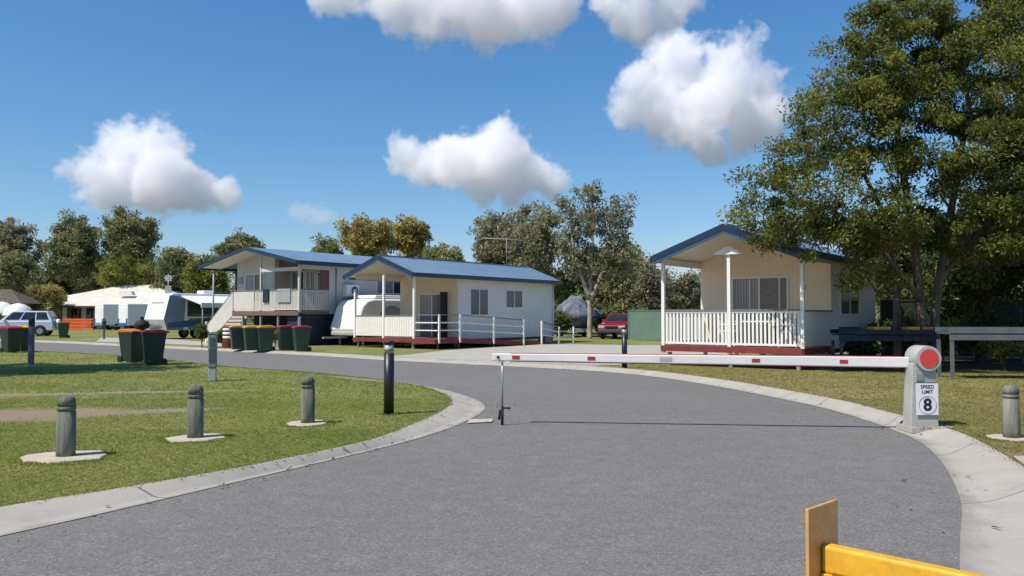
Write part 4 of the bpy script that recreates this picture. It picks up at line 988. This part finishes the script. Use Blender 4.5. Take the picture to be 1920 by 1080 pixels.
bl_.build('rotor', M['van'], t2); MB().tube([(0, -.13, .98), (0, .04, .98)], .05, 10).build('hub', M['lens'], t2)

# two small white box trailers behind
def trailer(px, py, wd, lab, low):
    t = empty('box_trailer', ground_at(px, py, LAWN), R(-38), lab, 'trailer', 'white box trailers in front of the pale roofed block')
    MB().box(0, wd, 0, 3.4, .5, 2.55).build('body', M['van'], t, .06, 2)
    MB().box(.04, wd - .04, -.015, -.001, .5, 1.15).build('lower_panel', low, t)
    MB().box(.3, wd - .3, -.02, -.003, .75, 2.2).build('door_panel', M['van'], t)
    for y in (1.4,):
        for x in (.1, wd - .1):
            o = MB().tube([(x - .1, y, .33), (x + .1, y, .33)], .33, 14).build('wheel', M['rubber'], t)
    MB().box(wd / 2 - .05, wd / 2 + .05, -1.2, .1, .4, .5).build('drawbar', M['grey'], t)
trailer(177, 619, 1.75, 'white box trailer with a teal lower panel next to the orange barrier', M['teal']); trailer(221, 620, 1.8, 'white box trailer with a blue lower panel beside the caravan nose', M['blue'])

# middle caravan between house and cabin
t = empty('caravan', (-9.05, 40.9, LAWN), ROT, 'white covered caravan parked between the raised house and the ramp cabin', 'caravan')
prof = [(.45, .5), (.0, .75), (.06, 1.0), (.45, 1.95), (.75, 2.2), (1.2, 2.3), (4.9, 2.32), (5.1, 2.1), (5.1, .5)]   # (y, z), nose at y=0
MB().prism(prof, 'x', 0, 1.95).build('body', M['van'], t, .14, 4)
MB().box(.25, 1.7, 1.5, 4.6, 2.325, 2.5).build('pop_top', M['van'], t, .08, 3)
MB().prism([(1.5, 1.35)] + [(2.4 + .9 * math.cos(a), 1.35 + .62 * math.sin(a)) for a in np.linspace(math.pi, 0, 14)] + [(3.3, 1.35)], 'x', 1.945, 1.962).build('side_window', M['grey'], t)
MB().prism([(3.6, 1.4), (4.3, 1.4), (4.3, 1.95), (3.6, 1.95)], 'x', 1.945, 1.964).build('window', M['glass'], t)
MB().box(.15, 1.8, -.02, .3, .5, .72).build('front_boot', M['lightgrey'], t, .06)
MB().bar((.97, .3, .42), (.97, -1.2, .42), .1, .08).build('drawbar', M['grey'], t)
for x in (.15, 1.8): MB().box(x - .04, x + .04, .55, .63, 0, .5).build('jack_stand', M['lightgrey'], t)
for x in (.1, 1.85):
    o = MB().tube([(x - .1, 2.6, .33), (x + .1, 2.6, .33)], .33, 14).build('wheel', M['rubber'], t)

# tarp-covered boat behind the paperbark
t = empty('covered_boat', (4.25, 57.6, LAWN), R(8), 'boat under a crumpled silver tarp behind the pale trunked tree', 'boat')
bm = bmesh.new(); bmesh.ops.create_icosphere(bm, subdivisions=5, radius=1)
for v in bm.verts:
    c = v.co.copy(); 
    q = Vector((c.x * 1.15 + (.75 if c.x > .3 and c.z < .2 else 0), c.y * 2.2, c.z * 1.2 + 1.6))
    if c.z > 0: q.x *= (1 - .4 * c.z)
    q += c * (.20 * mnoise.fractal(q * 1.2, 1, 2, 2) + .16 * abs(mnoise.noise(Vector((q.x * 2.2, q.y * 2.2, q.z * .8)))))
    if c.z < -.3: q.x *= .75
    v.co = q
me = bpy.data.meshes.new('tarp'); bm.to_mesh(me); bm.free(); me.materials.append(M['tarp'])
o = bpy.data.objects.new('tarp', me); COL.objects.link(o); o.parent = t
MB().box(-.5, .5, -1.9, 1.9, .35, .6).build('trailer_frame', M['grey'], t)
for x in (-.8, .8): wheel_ = MB().tube([(x - .1, .2, .32), (x + .1, .2, .32)], .32, 14).build('wheel', M['rubber'], t)
# dinghy stored under the raised house
t = empty('stored_dinghy', H.matrix_basis @ Vector((-3.9, 1.1, 0)), ROT, 'dark dinghy stored in the shade under the raised house deck', 'dinghy')
MB().prism([(-1.6, .55), (-1.2, .3), (1.4, .3), (1.5, .8), (-1.8, .85)], 'y', -.5, .5).build('hull', M['tarp'], t, .08)
MB().box(-1.2, 1.2, -.3, .3, .0, .28).build('cradle', M['grey'], t)
for x in (-.9, .9): MB().box(x - .05, x + .05, -.52, .52, .86, .9).build('thwart', M['grey'], t)
# striped drum and pot plants near the bins
t = empty('striped_drum', gp(429, 652), 0, 'red drum with white bands left of the yellow lidded bins', 'drum')
MB().lathe([(.25, 0), (.27, .05), (.27, .95), (.25, 1.0)], 18).build('body', M['deckred'], t)
for z in (.42, .6, .78): MB().lathe([(.274, z), (.274, z + .11)], 18).build('band', M['white'], t)

# ------------------------------------------------------------------ trees
def limb_points(a, b, rng, sag=.12, n=5):
    a = np.array(a); b = np.array(b); L = np.linalg.norm(b - a); out = []
    off = rng.normal(0, 1, 3) * L * sag
    for i in range(n):
        t_ = i / (n - 1); out.append(a + (b - a) * t_ + off * math.sin(math.pi * t_) + rng.normal(0, .02, 3) * L * (0 < i < n - 1))
    return out
def make_tree(name, label, cat, base, blobs, trunks, leaves, leaf, lm, bm_, seed, group=None, clump=.6, clumps=120, flat=.75, shell=.55, branch_r=.05, droop=0.0, thin=None):
    """blobs: (x,y,z,rx,ry,rz) relative to base; trunks: lists of (x,y,z,r); leaves per clump, leaf = (length, width)"""
    rng = np.random.default_rng(seed); t = empty(name, base, 0, label, cat, group)
    vol = np.array([b[3] * b[4] * b[5] for b in blobs]) ** .75; vol = vol / vol.sum()
    cc = []
    for i in range(clumps):
        b = blobs[rng.choice(len(blobs), p=vol)]
        d_ = rng.normal(0, 1, 3); d_ /= np.linalg.norm(d_); r_ = (shell + (1 - shell) * rng.random()) if rng.random() < .8 else rng.random() ** .5
        cc.append(np.array(b[:3]) + d_ * r_ * np.array(b[3:]))
    cc = np.array(cc)
    tm = MB(); nodes_ = []
    for tr in trunks:
        pts = [Vector(p[:3]) for p in tr]; rad = [p[3] for p in tr]
        # refine and roughen the trunk
        P = []; Rr = []
        for i in range(len(pts) - 1):
            for k in range(4):
                f_ = k / 4; j = Vector(rng.normal(0, .1, 3)) * rad[i] if (i or k) else Vector()
                P.append(pts[i].lerp(pts[i + 1], f_) + j); Rr.append(rad[i] + (rad[i + 1] - rad[i]) * f_)
        P.append(pts[-1]); Rr.append(rad[-1]); Rr[0] *= 1.35
        tm.tube(P, Rr, 10)
        for q, r_ in zip(P[3:], Rr[3:]): nodes_.append((np.array(q), r_))
    order = np.argsort([np.min([np.linalg.norm(c - q[0]) for q in nodes_]) for c in cc])
    for i in order:
        c = cc[i]
        if rng.random() < .12: continue
        dd = np.array([np.linalg.norm(c - q[0]) + max(0, q[0][2] - c[2] + .2) * 1.2 for q in nodes_]); j = int(np.argmin(dd)); q, r_ = nodes_[j]
        if dd[j] < .25: continue
        pts = limb_points(q, c, rng, .1); r0 = min(r_ * .62, branch_r * (1 + dd[j] * .35)); r0 = max(r0, branch_r * .25)
        rr = [r0 * (1 - .75 * k / 4) for k in range(5)]
        tm.tube(pts, rr, 6, caps=False)
        for k in (2, 3): nodes_.append((np.array(pts[k]), rr[k]))
    tm.build('trunk', bm_, t, recalc=False)
    nl = len(cc) * leaves
    ci = np.repeat(np.arange(len(cc)), leaves)
    if thin is not None:
        ci = ci[rng.random(nl) < np.clip([thin(*cc[i]) for i in ci], .15, 1)]; nl = len(ci)
    size = clump * rng.uniform(.55, 1.35, len(cc)); u = rng.normal(0, 1, (nl, 3)); u /= np.linalg.norm(u, axis=1)[:, None]
    rad = rng.random(nl) ** .55
    off = u * rad[:, None] * size[ci][:, None]; off[:, 2] *= flat; off[:, 2] -= droop * (off[:, 0] ** 2 + off[:, 1] ** 2)
    ctr = cc[ci] + off
    ax = u * .6 + rng.normal(0, 1, (nl, 3)) * .7; ax[:, 2] -= .15; ax /= np.linalg.norm(ax, axis=1)[:, None]
    nn = rng.normal(0, 1, (nl, 3)); nn[:, 2] += .9; sd_ = np.cross(ax, nn); sd_ /= np.linalg.norm(sd_, axis=1)[:, None] + 1e-9
    l = leaf[0] * rng.uniform(.6, 1.35, nl)[:, None]; wd = leaf[1] * rng.uniform(.6, 1.35, nl)[:, None]
    v = np.stack([ctr - ax * l / 2, ctr + sd_ * wd / 2 + ax * l * .05, ctr + ax * l / 2, ctr - sd_ * wd / 2 + ax * l * .05], 1).reshape(-1, 3)
    ct = rng.normal(0, .17, len(cc)); tint = np.clip(rng.beta(2.2, 2.6, nl) + ct[ci], 0, 1)
    arrays_mesh('crown', v, 4, tint, lm, t)
    return t

def px_tree(name, label, cat, x0, x1, ytop, ybot, dist, lm, bm_, seed, group, lobes=7, base_px=None, leaf=(.32, .14), leaves=90, clumps=110, clump=.7, depth=.7, trunk_r=.22, shell=.45, sx=.50, sz=.44):
    """a background tree: its measured extent in the photograph turned into metres at its own distance"""
    s = dist / FPX; X0, X1 = (x0 - 960) * s, (x1 - 960) * s; Zt, Zb = CAM_H + (590 - ytop) * s, max(.4, CAM_H + (590 - ybot) * s)
    cx = (X0 + X1) / 2; W, Hh = X1 - X0, Zt - Zb; rng = np.random.default_rng(seed + 500)
    bx_ = cx if base_px is None else (base_px - 960) * s
    blobs = []
    for i in range(lobes):
        rx = W * sx * rng.uniform(.55, .85); rz_ = Hh * sz * rng.uniform(.55, .9)
        fx = rng.uniform(-1, 1); fz = rng.uniform(-1, 1)
        if i == 0: fx, fz = rng.uniform(-.3, .3), 1
        if i == 1: fx = -1
        if i == 2: fx = 1
        if fz > .2: fx *= 1 - .45 * (fz - .2)
        blobs.append((cx - bx_ + fx * (W / 2 - rx), rng.uniform(-.5, .5) * W * depth, (Zt + Zb) / 2 - LAWN + fz * (Hh / 2 - rz_), rx, rx * depth * 1.2, rz_))
    top = np.array([cx - bx_, 0, Zt - Hh * .35])
    tr = [(0, 0, -.1, trunk_r), (top[0] * .2, 0, Zb * .7, trunk_r * .85), (top[0] * .6, .1, (Zb + top[2]) / 2, trunk_r * .6), (top[0], 0, top[2], trunk_r * .25)]
    trs = [tr]
    for k in range(2):
        b = blobs[1 + k]; trs.append([(top[0] * .2, 0, Zb * .7, trunk_r * .6), ((b[0] + top[0] * .2) / 2, b[1] / 2, (b[2] + Zb) / 2 + .2, trunk_r * .4), (b[0], b[1], b[2], trunk_r * .15)])
    return make_tree(name, label, cat, (bx_, dist, LAWN), blobs, trs, leaves, leaf, lm, bm_, seed, group, clump, clumps, .8, shell, .06)

# the big tree by the right cabin
make_tree('big_tree', 'large dense olive green tree with several trunks leaning over the right cabin', 'tree', (11.0, 22.4, LAWN),
    [(-3.3, -.6, 4.9, 1.7, 1.8, 1.2), (-4.3, -.4, 4.1, 1.2, 1.4, .8), (-2.0, .2, 6.6, 1.7, 2.0, 1.4), (-.6, 0, 8.6, 1.9, 2.2, 1.6), (.6, .4, 10.0, 2.0, 2.0, 1.3), (-1.4, -.8, 7.6, 1.3, 1.5, 1.1),
     (1.8, 0, 7.8, 2.0, 2.2, 1.7), (0.2, -1.0, 6.0, 2.2, 2.0, 1.4), (2.6, -.4, 5.4, 2.2, 2.2, 1.5), (-1.6, -.8, 4.0, 1.7, 1.6, .9), (3.8, .3, 9.2, 1.8, 2.0, 1.6), (4.4, 0, 6.6, 1.8, 2.2, 1.7), (1.4, -.8, 3.8, 2.0, 1.7, .8), (3.8, -.4, 3.6, 1.7, 1.6, .9), (-2.7, -1.0, 3.05, 1.0, .8, .55), (-1.5, -.6, 2.7, .9, .9, .6), (-3.6, -.8, 3.7, 1.1, 1.0, .5), (-2.0, -.6, 3.6, 1.2, 1.0, .6)],
    [[(.15, 0, -.1, 0.150), (.1, .05, 1.6, 0.129), (-.1, 0, 3.6, 0.109), (-.5, 0, 6.5, 0.075), (-.4, 0, 9.2, 0.027)],
     [(.45, .1, -.1, 0.136), (.55, .1, 2.0, 0.116), (1.0, .1, 4.4, 0.095), (1.6, .2, 7.2, 0.061), (1.2, .3, 10.0, 0.020)],
     [(-.45, .2, -.1, 0.116), (-.5, .2, 2.2, 0.095), (-.8, .1, 4.2, 0.075), (-2.0, -.1, 6.4, 0.034)],
     [(.1, 0, 1.9, 0.088), (-1.2, -.3, 3.4, 0.068), (-2.6, -.5, 4.4, 0.048), (-4.2, -.4, 4.6, 0.017)],
     [(.6, .1, 2.4, 0.088), (1.8, -.1, 4.0, 0.068), (3.4, -.1, 5.6, 0.041), (4.4, 0, 7.2, 0.017)]],
    330, (.13, .048), M['leaf_big'], M['bark'], 11, None, .48, 560, .64, .5, .035, thin=lambda x, y, z: .55 if x < -2.6 else (.75 if x < -1 else 1))
make_tree('big_tree', 'tall dark leafy tree cut by the right edge of the picture', 'tree', (16.6, 24.5, LAWN),
    [(-.6, 0, 10.4, 2.0, 2.4, 1.8), (0, 0, 7.6, 2.4, 2.6, 2.2), (-.9, -.3, 5.0, 2.2, 2.2, 1.6), (-1.8, -.3, 3.4, 1.8, 1.6, .9), (1.6, 0, 9, 2.4, 2.4, 2.4), (1.0, 0, 12.2, 2.4, 2.4, 1.6), (1.5, 0, 5, 2.4, 2, 2)],
    [[(0, 0, -.1, .3), (.1, 0, 3, .25), (-.2, 0, 6.5, .17), (0, 0, 11, .05)]], 270, (.15, .055), M['leaf_big'], M['bark'], 12, None, .55, 230, .75, .5, .04)
# pale paperbark in the middle
pb = FPX / 53.0
def q(px, py): return ((px - 1105) / pb, (590 - py) / pb + CAM_H - LAWN)
def qb(px, py, rx, rz_, dy=0): a = q(px, py); return (a[0], dy, a[1], rx / pb, rx / pb * .9, rz_ / pb)
def qt(*pts): return [(q(x, y)[0], dy, q(x, y)[1], r) for x, y, dy, r in pts]
make_tree('paperbark_tree', 'tall sparse tree with a forked pale trunk between the cabins', 'tree', (145 / pb, 53.0, LAWN),
    [qb(1110, 362, 38, 24), qb(1060, 385, 30, 24, .4), qb(1160, 388, 30, 30, -.3), qb(1175, 430, 20, 26), qb(1110, 415, 60, 32), qb(1075, 460, 44, 36, .5), qb(1145, 465, 44, 36), qb(1105, 500, 50, 26, .6), qb(1168, 500, 28, 24, .5)],
    [qt((1105, 642, 0, .17), (1106, 590, 0, .15), (1105, 560, 0, .14)), qt((1105, 560, 0, .15), (1090, 520, -.1, .12), (1076, 470, 0, .08), (1068, 400, .1, .03)),
     qt((1105, 562, 0, .14), (1108, 515, .1, .12), (1112, 450, 0, .08), (1110, 370, 0, .03)), qt((1107, 566, 0, .12), (1122, 525, -.2, .1), (1145, 470, 0, .06), (1158, 400, 0, .025)), qt((1090, 520, -.1, .08), (1066, 500, 0, .05), (1050, 470, .2, .03))],
    42, (.26, .10), M['leaf_grey'], M['paperbark'], 21, None, .55, 260, .8, .4, .035)
BG = 'trees behind the cabins'
px_tree('gum_tree', 'grey green gum tree left of the antenna, half hidden by the ramp cabin roof', 'tree', 880, 975, 398, 540, 66, M['leaf_grey'], M['bark'], 31, BG, 7, None, (.30, .12), 110, 120)
px_tree('gum_tree', 'grey green gum tree right of the antenna, close behind the pale forked tree', 'tree', 932, 1062, 372, 560, 64, M['leaf_grey'], M['bark'], 32, BG, 9, None, (.30, .12), 110, 170)
px_tree('gum_tree', 'broad golden brown gum tree behind the gap between the two blue roofs', 'tree', 630, 760, 402, 505, 84, M['leaf_gold'], M['bark'], 33, BG, 8, None, (.38, .16), 110, 130, .8)
px_tree('gum_tree', 'brown gum tree right of the golden one, above the ramp cabin ridge', 'tree', 728, 808, 404, 510, 88, M['leaf_gold'], M['bark'], 34, BG, 6, None, (.38, .16), 110, 100, .8)
px_tree('gum_tree', 'small low tree just right of the ramp cabin gable', 'tree', 790, 872, 462, 520, 80, M['leaf_gum'], M['bark'], 35, BG, 5, None, (.34, .14), 90, 60)
px_tree('gum_tree', 'small dark treetop over the raised house roof', 'tree', 582, 648, 443, 510, 90, M['leaf_gum'], M['bark'], 36, BG, 5, None, (.36, .14), 100, 55)
LG = 'trees behind the pale roofed block'
px_tree('gum_tree', 'sparse grey gum tree cut by the left edge of the picture', 'tree', -50, 76, 398, 520, 102, M['leaf_grey'], M['bark'], 41, LG, 8, None, (.42, .17), 100, 120, .9)
px_tree('gum_tree', 'tall rounded gum tree, left one of the tallest pair', 'tree', 84, 200, 394, 560, 100, M['leaf_gum'], M['bark'], 42, LG, 10, None, (.42, .17), 130, 190, .95)
px_tree('gum_tree', 'tall gum tree with a domed top, right one of the tallest pair', 'tree', 185, 306, 388, 550, 104, M['leaf_gum'], M['bark'], 43, LG, 10, None, (.42, .17), 130, 190, .95)
px_tree('gum_tree', 'umbrella topped dark gum tree above the raised house eave', 'tree', 388, 496, 436, 500, 104, M['leaf_gum'], M['bark'], 44, LG, 7, None, (.42, .17), 110, 90, .85)
px_tree('bushy_tree', 'low bushy tree over the left shelter', 'tree', -20, 92, 470, 585, 92, M['leaf_gum'], M['bark'], 45, LG, 7, None, (.4, .16), 110, 110, .9)
px_tree('bushy_tree', 'bright green bushy tree directly behind the pale roof ridge', 'tree', 172, 300, 478, 560, 96, M['leaf_bright'], M['bark'], 46, LG, 7, None, (.4, .16), 120, 110, .9)
px_tree('bushy_tree', 'olive bushy tree behind the caravan fan', 'tree', 282, 372, 448, 570, 94, M['leaf_gum'], M['bark'], 47, LG, 8, None, (.4, .16), 120, 120, .9)
px_tree('bushy_tree', 'leafy green tree beside the raised house left wall', 'tree', 345, 432, 470, 580, 72, M['leaf_bright'], M['bark'], 48, LG, 7, None, (.34, .14), 110, 100, .75)
px_tree('bushy_tree', 'dark tree filling the gap behind the pale roof left slope', 'tree', 60, 190, 480, 600, 108, M['leaf_dark'], M['bark'], 49, LG, 7, None, (.45, .18), 120, 110, 1.0)
px_tree('golden_shrub', 'tall straw coloured shrub beside the left shelter', 'shrub', 58, 112, 518, 600, 84, M['leaf_gold'], M['bark'], 50, None, 6, None, (.7, .1), 90, 60, .7)
RG = 'shrubs and trees behind the driveway'
px_tree('bushy_tree', 'grey twiggy bush left of the right cabin', 'shrub', 1185, 1262, 482, 612, 58, M['leaf_grey'], M['bark'], 51, RG, 7, None, (.26, .10), 80, 110, .6)
px_tree('bushy_tree', 'dull green bush seen through the right cabin porch', 'shrub', 1238, 1330, 500, 615, 56, M['leaf_grey'], M['bark'], 52, RG, 7, None, (.26, .10), 90, 110, .6)
px_tree('bushy_tree', 'dark green tree behind the silver tarp', 'tree', 1035, 1140, 480, 625, 64, M['leaf_gum'], M['bark'], 53, RG, 7, None, (.3, .12), 110, 120, .7)
px_tree('bushy_tree', 'dark olive tree behind the red car', 'tree', 1120, 1212, 452, 620, 62, M['leaf_gum'], M['bark'], 54, RG, 8, None, (.3, .12), 110, 130, .7)
px_tree('bushy_tree', 'dark shrub at the ramp end of the cream cabin', 'shrub', 1036, 1062, 585, 640, 55, M['leaf_dark'], M['bark'], 55, RG, 5, None, (.24, .1), 90, 50, .5)
px_tree('bushy_tree', 'dark shrub beneath the paperbark right of the tarp', 'shrub', 1112, 1140, 590, 640, 56, M['leaf_dark'], M['bark'], 56, RG, 4, None, (.24, .1), 80, 35, .4)
px_tree('bushy_tree', 'dark understorey tree behind the green screen fence', 'tree', 1610, 1790, 380, 590, 34, M['leaf_dark'], M['bark'], 57, RG, 9, None, (.22, .09), 120, 150, .6)
px_tree('bushy_tree', 'dark understorey tree behind the screen fence at the right edge', 'tree', 1760, 1960, 330, 590, 36, M['leaf_dark'], M['bark'], 58, RG, 9, None, (.22, .09), 120, 170, .6)
px_tree('garden_shrub', 'small leafy shrub under the grey metal rack', 'shrub', 1846, 1915, 642, 708, 22.5, M['leaf_bright'], M['bark'], 59, None, 5, None, (.09, .04), 60, 45, .2, trunk_r=.02)
px_tree('garden_shrub', 'narrow clipped green shrub left of the grey pedestal', 'shrub', 368, 391, 610, 658, 38, M['leaf_dark'], M['bark'], 60, None, 5, None, (.1, .05), 90, 40, .2, trunk_r=.03)
px_tree('garden_shrub', 'bushy plant between the pedestal and the striped drum', 'shrub', 404, 432, 622, 655, 38.5, M['leaf_dark'], M['bark'], 61, None, 5, None, (.1, .05), 80, 40, .22, trunk_r=.03)
px_tree('garden_shrub', 'little bright plant between the yellow and red lidded bins', 'shrub', 508, 526, 622, 655, 39, M['leaf_bright'], M['bark'], 62, None, 4, None, (.1, .05), 60, 25, .15, trunk_r=.02)
px_tree('bushy_tree', 'dark drooping tree between the racks and the screen fence', 'tree', 1735, 1945, 400, 612, 27.2, M['leaf_dark'], M['bark'], 59, RG, 10, None, (.17, .07), 130, 210, .6)
SH = 'shrubs under the big tree'
for i, (x0, x1, yt, yb, dd, lab) in enumerate(((1640, 1720, 590, 690, 26.5, 'dark shrub between the two trunks behind the dark blue rack'), (1735, 1800, 600, 700, 26.0, 'dark shrub behind the gap between the two racks'), (1800, 1880, 585, 700, 26.5, 'dark shrub directly behind the grey rack'), (1870, 1960, 600, 700, 25.5, 'dark shrub at the right edge behind the grey rack'), (1590, 1650, 640, 690, 25.5, 'low dark shrub behind the left end of the dark blue rack'))):
    px_tree('garden_shrub', lab, 'shrub', x0, x1, yt, yb, dd, M['leaf_dark'], M['bark'], 80 + i, SH, 6, None, (.13, .06), 90, 60, .3, trunk_r=.03)
for i, (x0, x1, yt, dd, lab) in enumerate(((-60, 130, 500, 122, 'dark far tree low behind the left shelter'), (90, 300, 480, 125, 'dark far tree behind the tall gum pair'), (270, 470, 480, 120, 'dark far tree behind the caravan and the raised house'), (830, 1010, 480, 95, 'dark far tree behind the antenna cabin'), (1000, 1230, 470, 90, 'dark far tree behind the pale forked tree'))):
    px_tree('bushy_tree', lab, 'tree', x0, x1, yt, 604, dd, M['leaf_gum'], M['bark'], 95 + i, 'far trees closing the view', 9, None, (.5, .2), 110, 150, 1.1)
# the far wood that closes the horizon all round
rng = np.random.default_rng(5); nc = 900; th = rng.uniform(-.95, .95, nc); dd = rng.uniform(150, 175, nc)
cc = np.c_[np.sin(th) * dd, np.cos(th) * dd, rng.uniform(.3, 5.0, nc) + 1.5 * np.sin(th * 40)]
ci = np.repeat(np.arange(nc), 60); u = rng.normal(0, 1, (len(ci), 3)); u /= np.linalg.norm(u, axis=1)[:, None]
ct_ = cc[ci] + u * rng.random(len(ci))[:, None] ** .5 * np.array([3, 3, 1.8]); sx_ = rng.normal(0, 1, (len(ci), 3)); sy_ = np.cross(sx_, rng.normal(0, 1, (len(ci), 3)))
sx_ = sx_ / np.linalg.norm(sx_, axis=1)[:, None] * .4; sy_ = sy_ / np.linalg.norm(sy_, axis=1)[:, None] * .25
v = np.stack([ct_ - sx_, ct_ + sy_, ct_ + sx_, ct_ - sy_], 1).reshape(-1, 3); v[:, 2] = np.maximum(v[:, 2], -.05)
o = arrays_mesh('woodland', v, 4, np.clip(rng.beta(2, 2.5, len(ci)), 0, 1), M['leaf_gum']); tag(o, 'far belt of low woodland along the horizon', 'woodland', None, 'stuff')
# trees outside the left edge whose shade falls on the lawn
make_tree('shade_tree', 'leafy tree beyond the left edge that shades the lawn near the bins', 'tree', (-17.5, 20.2, LAWN), [(0, 0, 6.4, 2.6, 2.6, 1.5), (1.4, .3, 6.6, 1.9, 2.4, 1.3), (-1.5, .4, 7.2, 2.4, 2.4, 1.4), (.4, 0, 9.6, 2.2, 2.2, 1.6)], [[(0, 0, -.1, .25), (.1, 0, 3.5, .2), (0, 0, 7, .05)]], 120, (.26, .11), M['leaf_gum'], M['bark'], 71, None, .7, 170)

# ------------------------------------------------------------------ clouds
def cloud(label, dist, puffs, seed, dens=.058, k=4.5, amp=2.0, nscale=.018, group='fair weather clouds'):
    """puffs: (px, py, radius px) measured directions, set out at the cloud's own distance; a real scattering volume"""
    rng = random.Random(seed); s = dist / FPX; sp = []
    for (x, y, r) in puffs: sp.append(((x - 960) * s, dist + rng.uniform(-.5, .5) * r * s, CAM_H + (590 - y) * s, r * s * 1.22))
    bm = bmesh.new()
    for (x, y, z, r) in sp:
        bmesh.ops.create_icosphere(bm, subdivisions=3, radius=r * 1.10, matrix=Matrix.Translation((x, y, z)))
    me = bpy.data.meshes.new('cloud'); bm.to_mesh(me); bm.free()
    o = bpy.data.objects.new('cloud', me); COL.objects.link(o); tag(o, label, 'cloud', group)
    rm = o.modifiers.new('remesh', 'REMESH'); rm.mode = 'VOXEL'; rm.voxel_size = max(r for *_, r in sp) / 9
    m = bpy.data.materials.new('cloud_vapour'); m.use_nodes = True; n = m.node_tree; n.nodes.clear()
    out = n.nodes.new('ShaderNodeOutputMaterial'); v = N(n, 'ShaderNodeNewGeometry').outputs['Position']
    tot = None
    for (x, y, z, r) in sp:
        dv = N(n, 'ShaderNodeVectorMath', operation='DISTANCE'); n.links.new(v, dv.inputs[0]); dv.inputs[1].default_value = (x, y, z)
        f = math_(n, 'SUBTRACT', 1.0, math_(n, 'DIVIDE', dv.outputs['Value'], r))
        if tot is None: tot = f
        else:
            mx = N(n, 'ShaderNodeMath', operation='SMOOTH_MAX'); n.links.new(tot, mx.inputs[0]); n.links.new(f, mx.inputs[1]); mx.inputs[2].default_value = .15; tot = mx.outputs[0]
    nz = noise_tex(n, v, nscale, 6, .6)
    nz2 = noise_tex(n, v, nscale * 4.2, 4, .65)
    f = math_(n, 'ADD', math_(n, 'SUBTRACT', tot, .30), math_(n, 'MULTIPLY', math_(n, 'SUBTRACT', nz, .5), amp))
    f = math_(n, 'ADD', f, math_(n, 'MULTIPLY', math_(n, 'SUBTRACT', nz2, .5), amp * .38))
    f = math_(n, 'MULTIPLY', math_(n, 'MULTIPLY', f, k, True), dens)
    pv = N(n, 'ShaderNodeVolumePrincipled'); pv.inputs['Color'].default_value = (.992, .988, 1, 1); pv.inputs['Anisotropy'].default_value = 0.0
    n.links.new(f, pv.inputs['Density']); n.links.new(pv.outputs[0], out.inputs['Volume'])
    me.materials.append(m); m.cycles.volume_step_rate = .5 if hasattr(m, 'cycles') else 1
    return o
cloud('white heaped cloud low on the left above the gum trees', 1000, [(178, 322, 58), (216, 290, 74), (270, 300, 85), (320, 320, 75), (370, 350, 58), (415, 362, 42), (200, 350, 60), (280, 352, 55), (340, 362, 45)], 1)
cloud('long white cloud in the middle above the pale forked tree', 1000, [(755, 290, 50), (810, 300, 58), (870, 305, 70), (935, 300, 78), (985, 325, 65), (1030, 345, 48), (900, 340, 50), (970, 360, 45), (790, 320, 42)], 2)
cloud('large bright white cloud left of the big tree', 1000, [(1200, 150, 60), (1280, 115, 80), (1350, 140, 90), (1410, 180, 80), (1240, 190, 75), (1320, 215, 85), (1390, 240, 70), (1185, 195, 50), (1440, 210, 55), (1340, 275, 45)], 3)
cloud('broad grey bottomed cloud along the top edge', 800, [(640, -20, 60), (730, 0, 80), (820, 10, 90), (910, 25, 90), (990, 20, 80), (1050, 5, 60), (860, -50, 100), (960, -50, 100), (750, -60, 80)], 4)
cloud('smaller grey cloud at the top edge beside the broad one', 800, [(1140, -15, 60), (1200, 20, 70), (1250, 15, 60), (1280, -20, 55), (1190, -50, 70)], 5)
cloud('small faint wisp of cloud over the raised house roof', 1000, [(548, 394, 20), (570, 398, 24), (592, 402, 26), (612, 406, 22), (630, 409, 18)], 6, .02, 3, 2.6, .03)
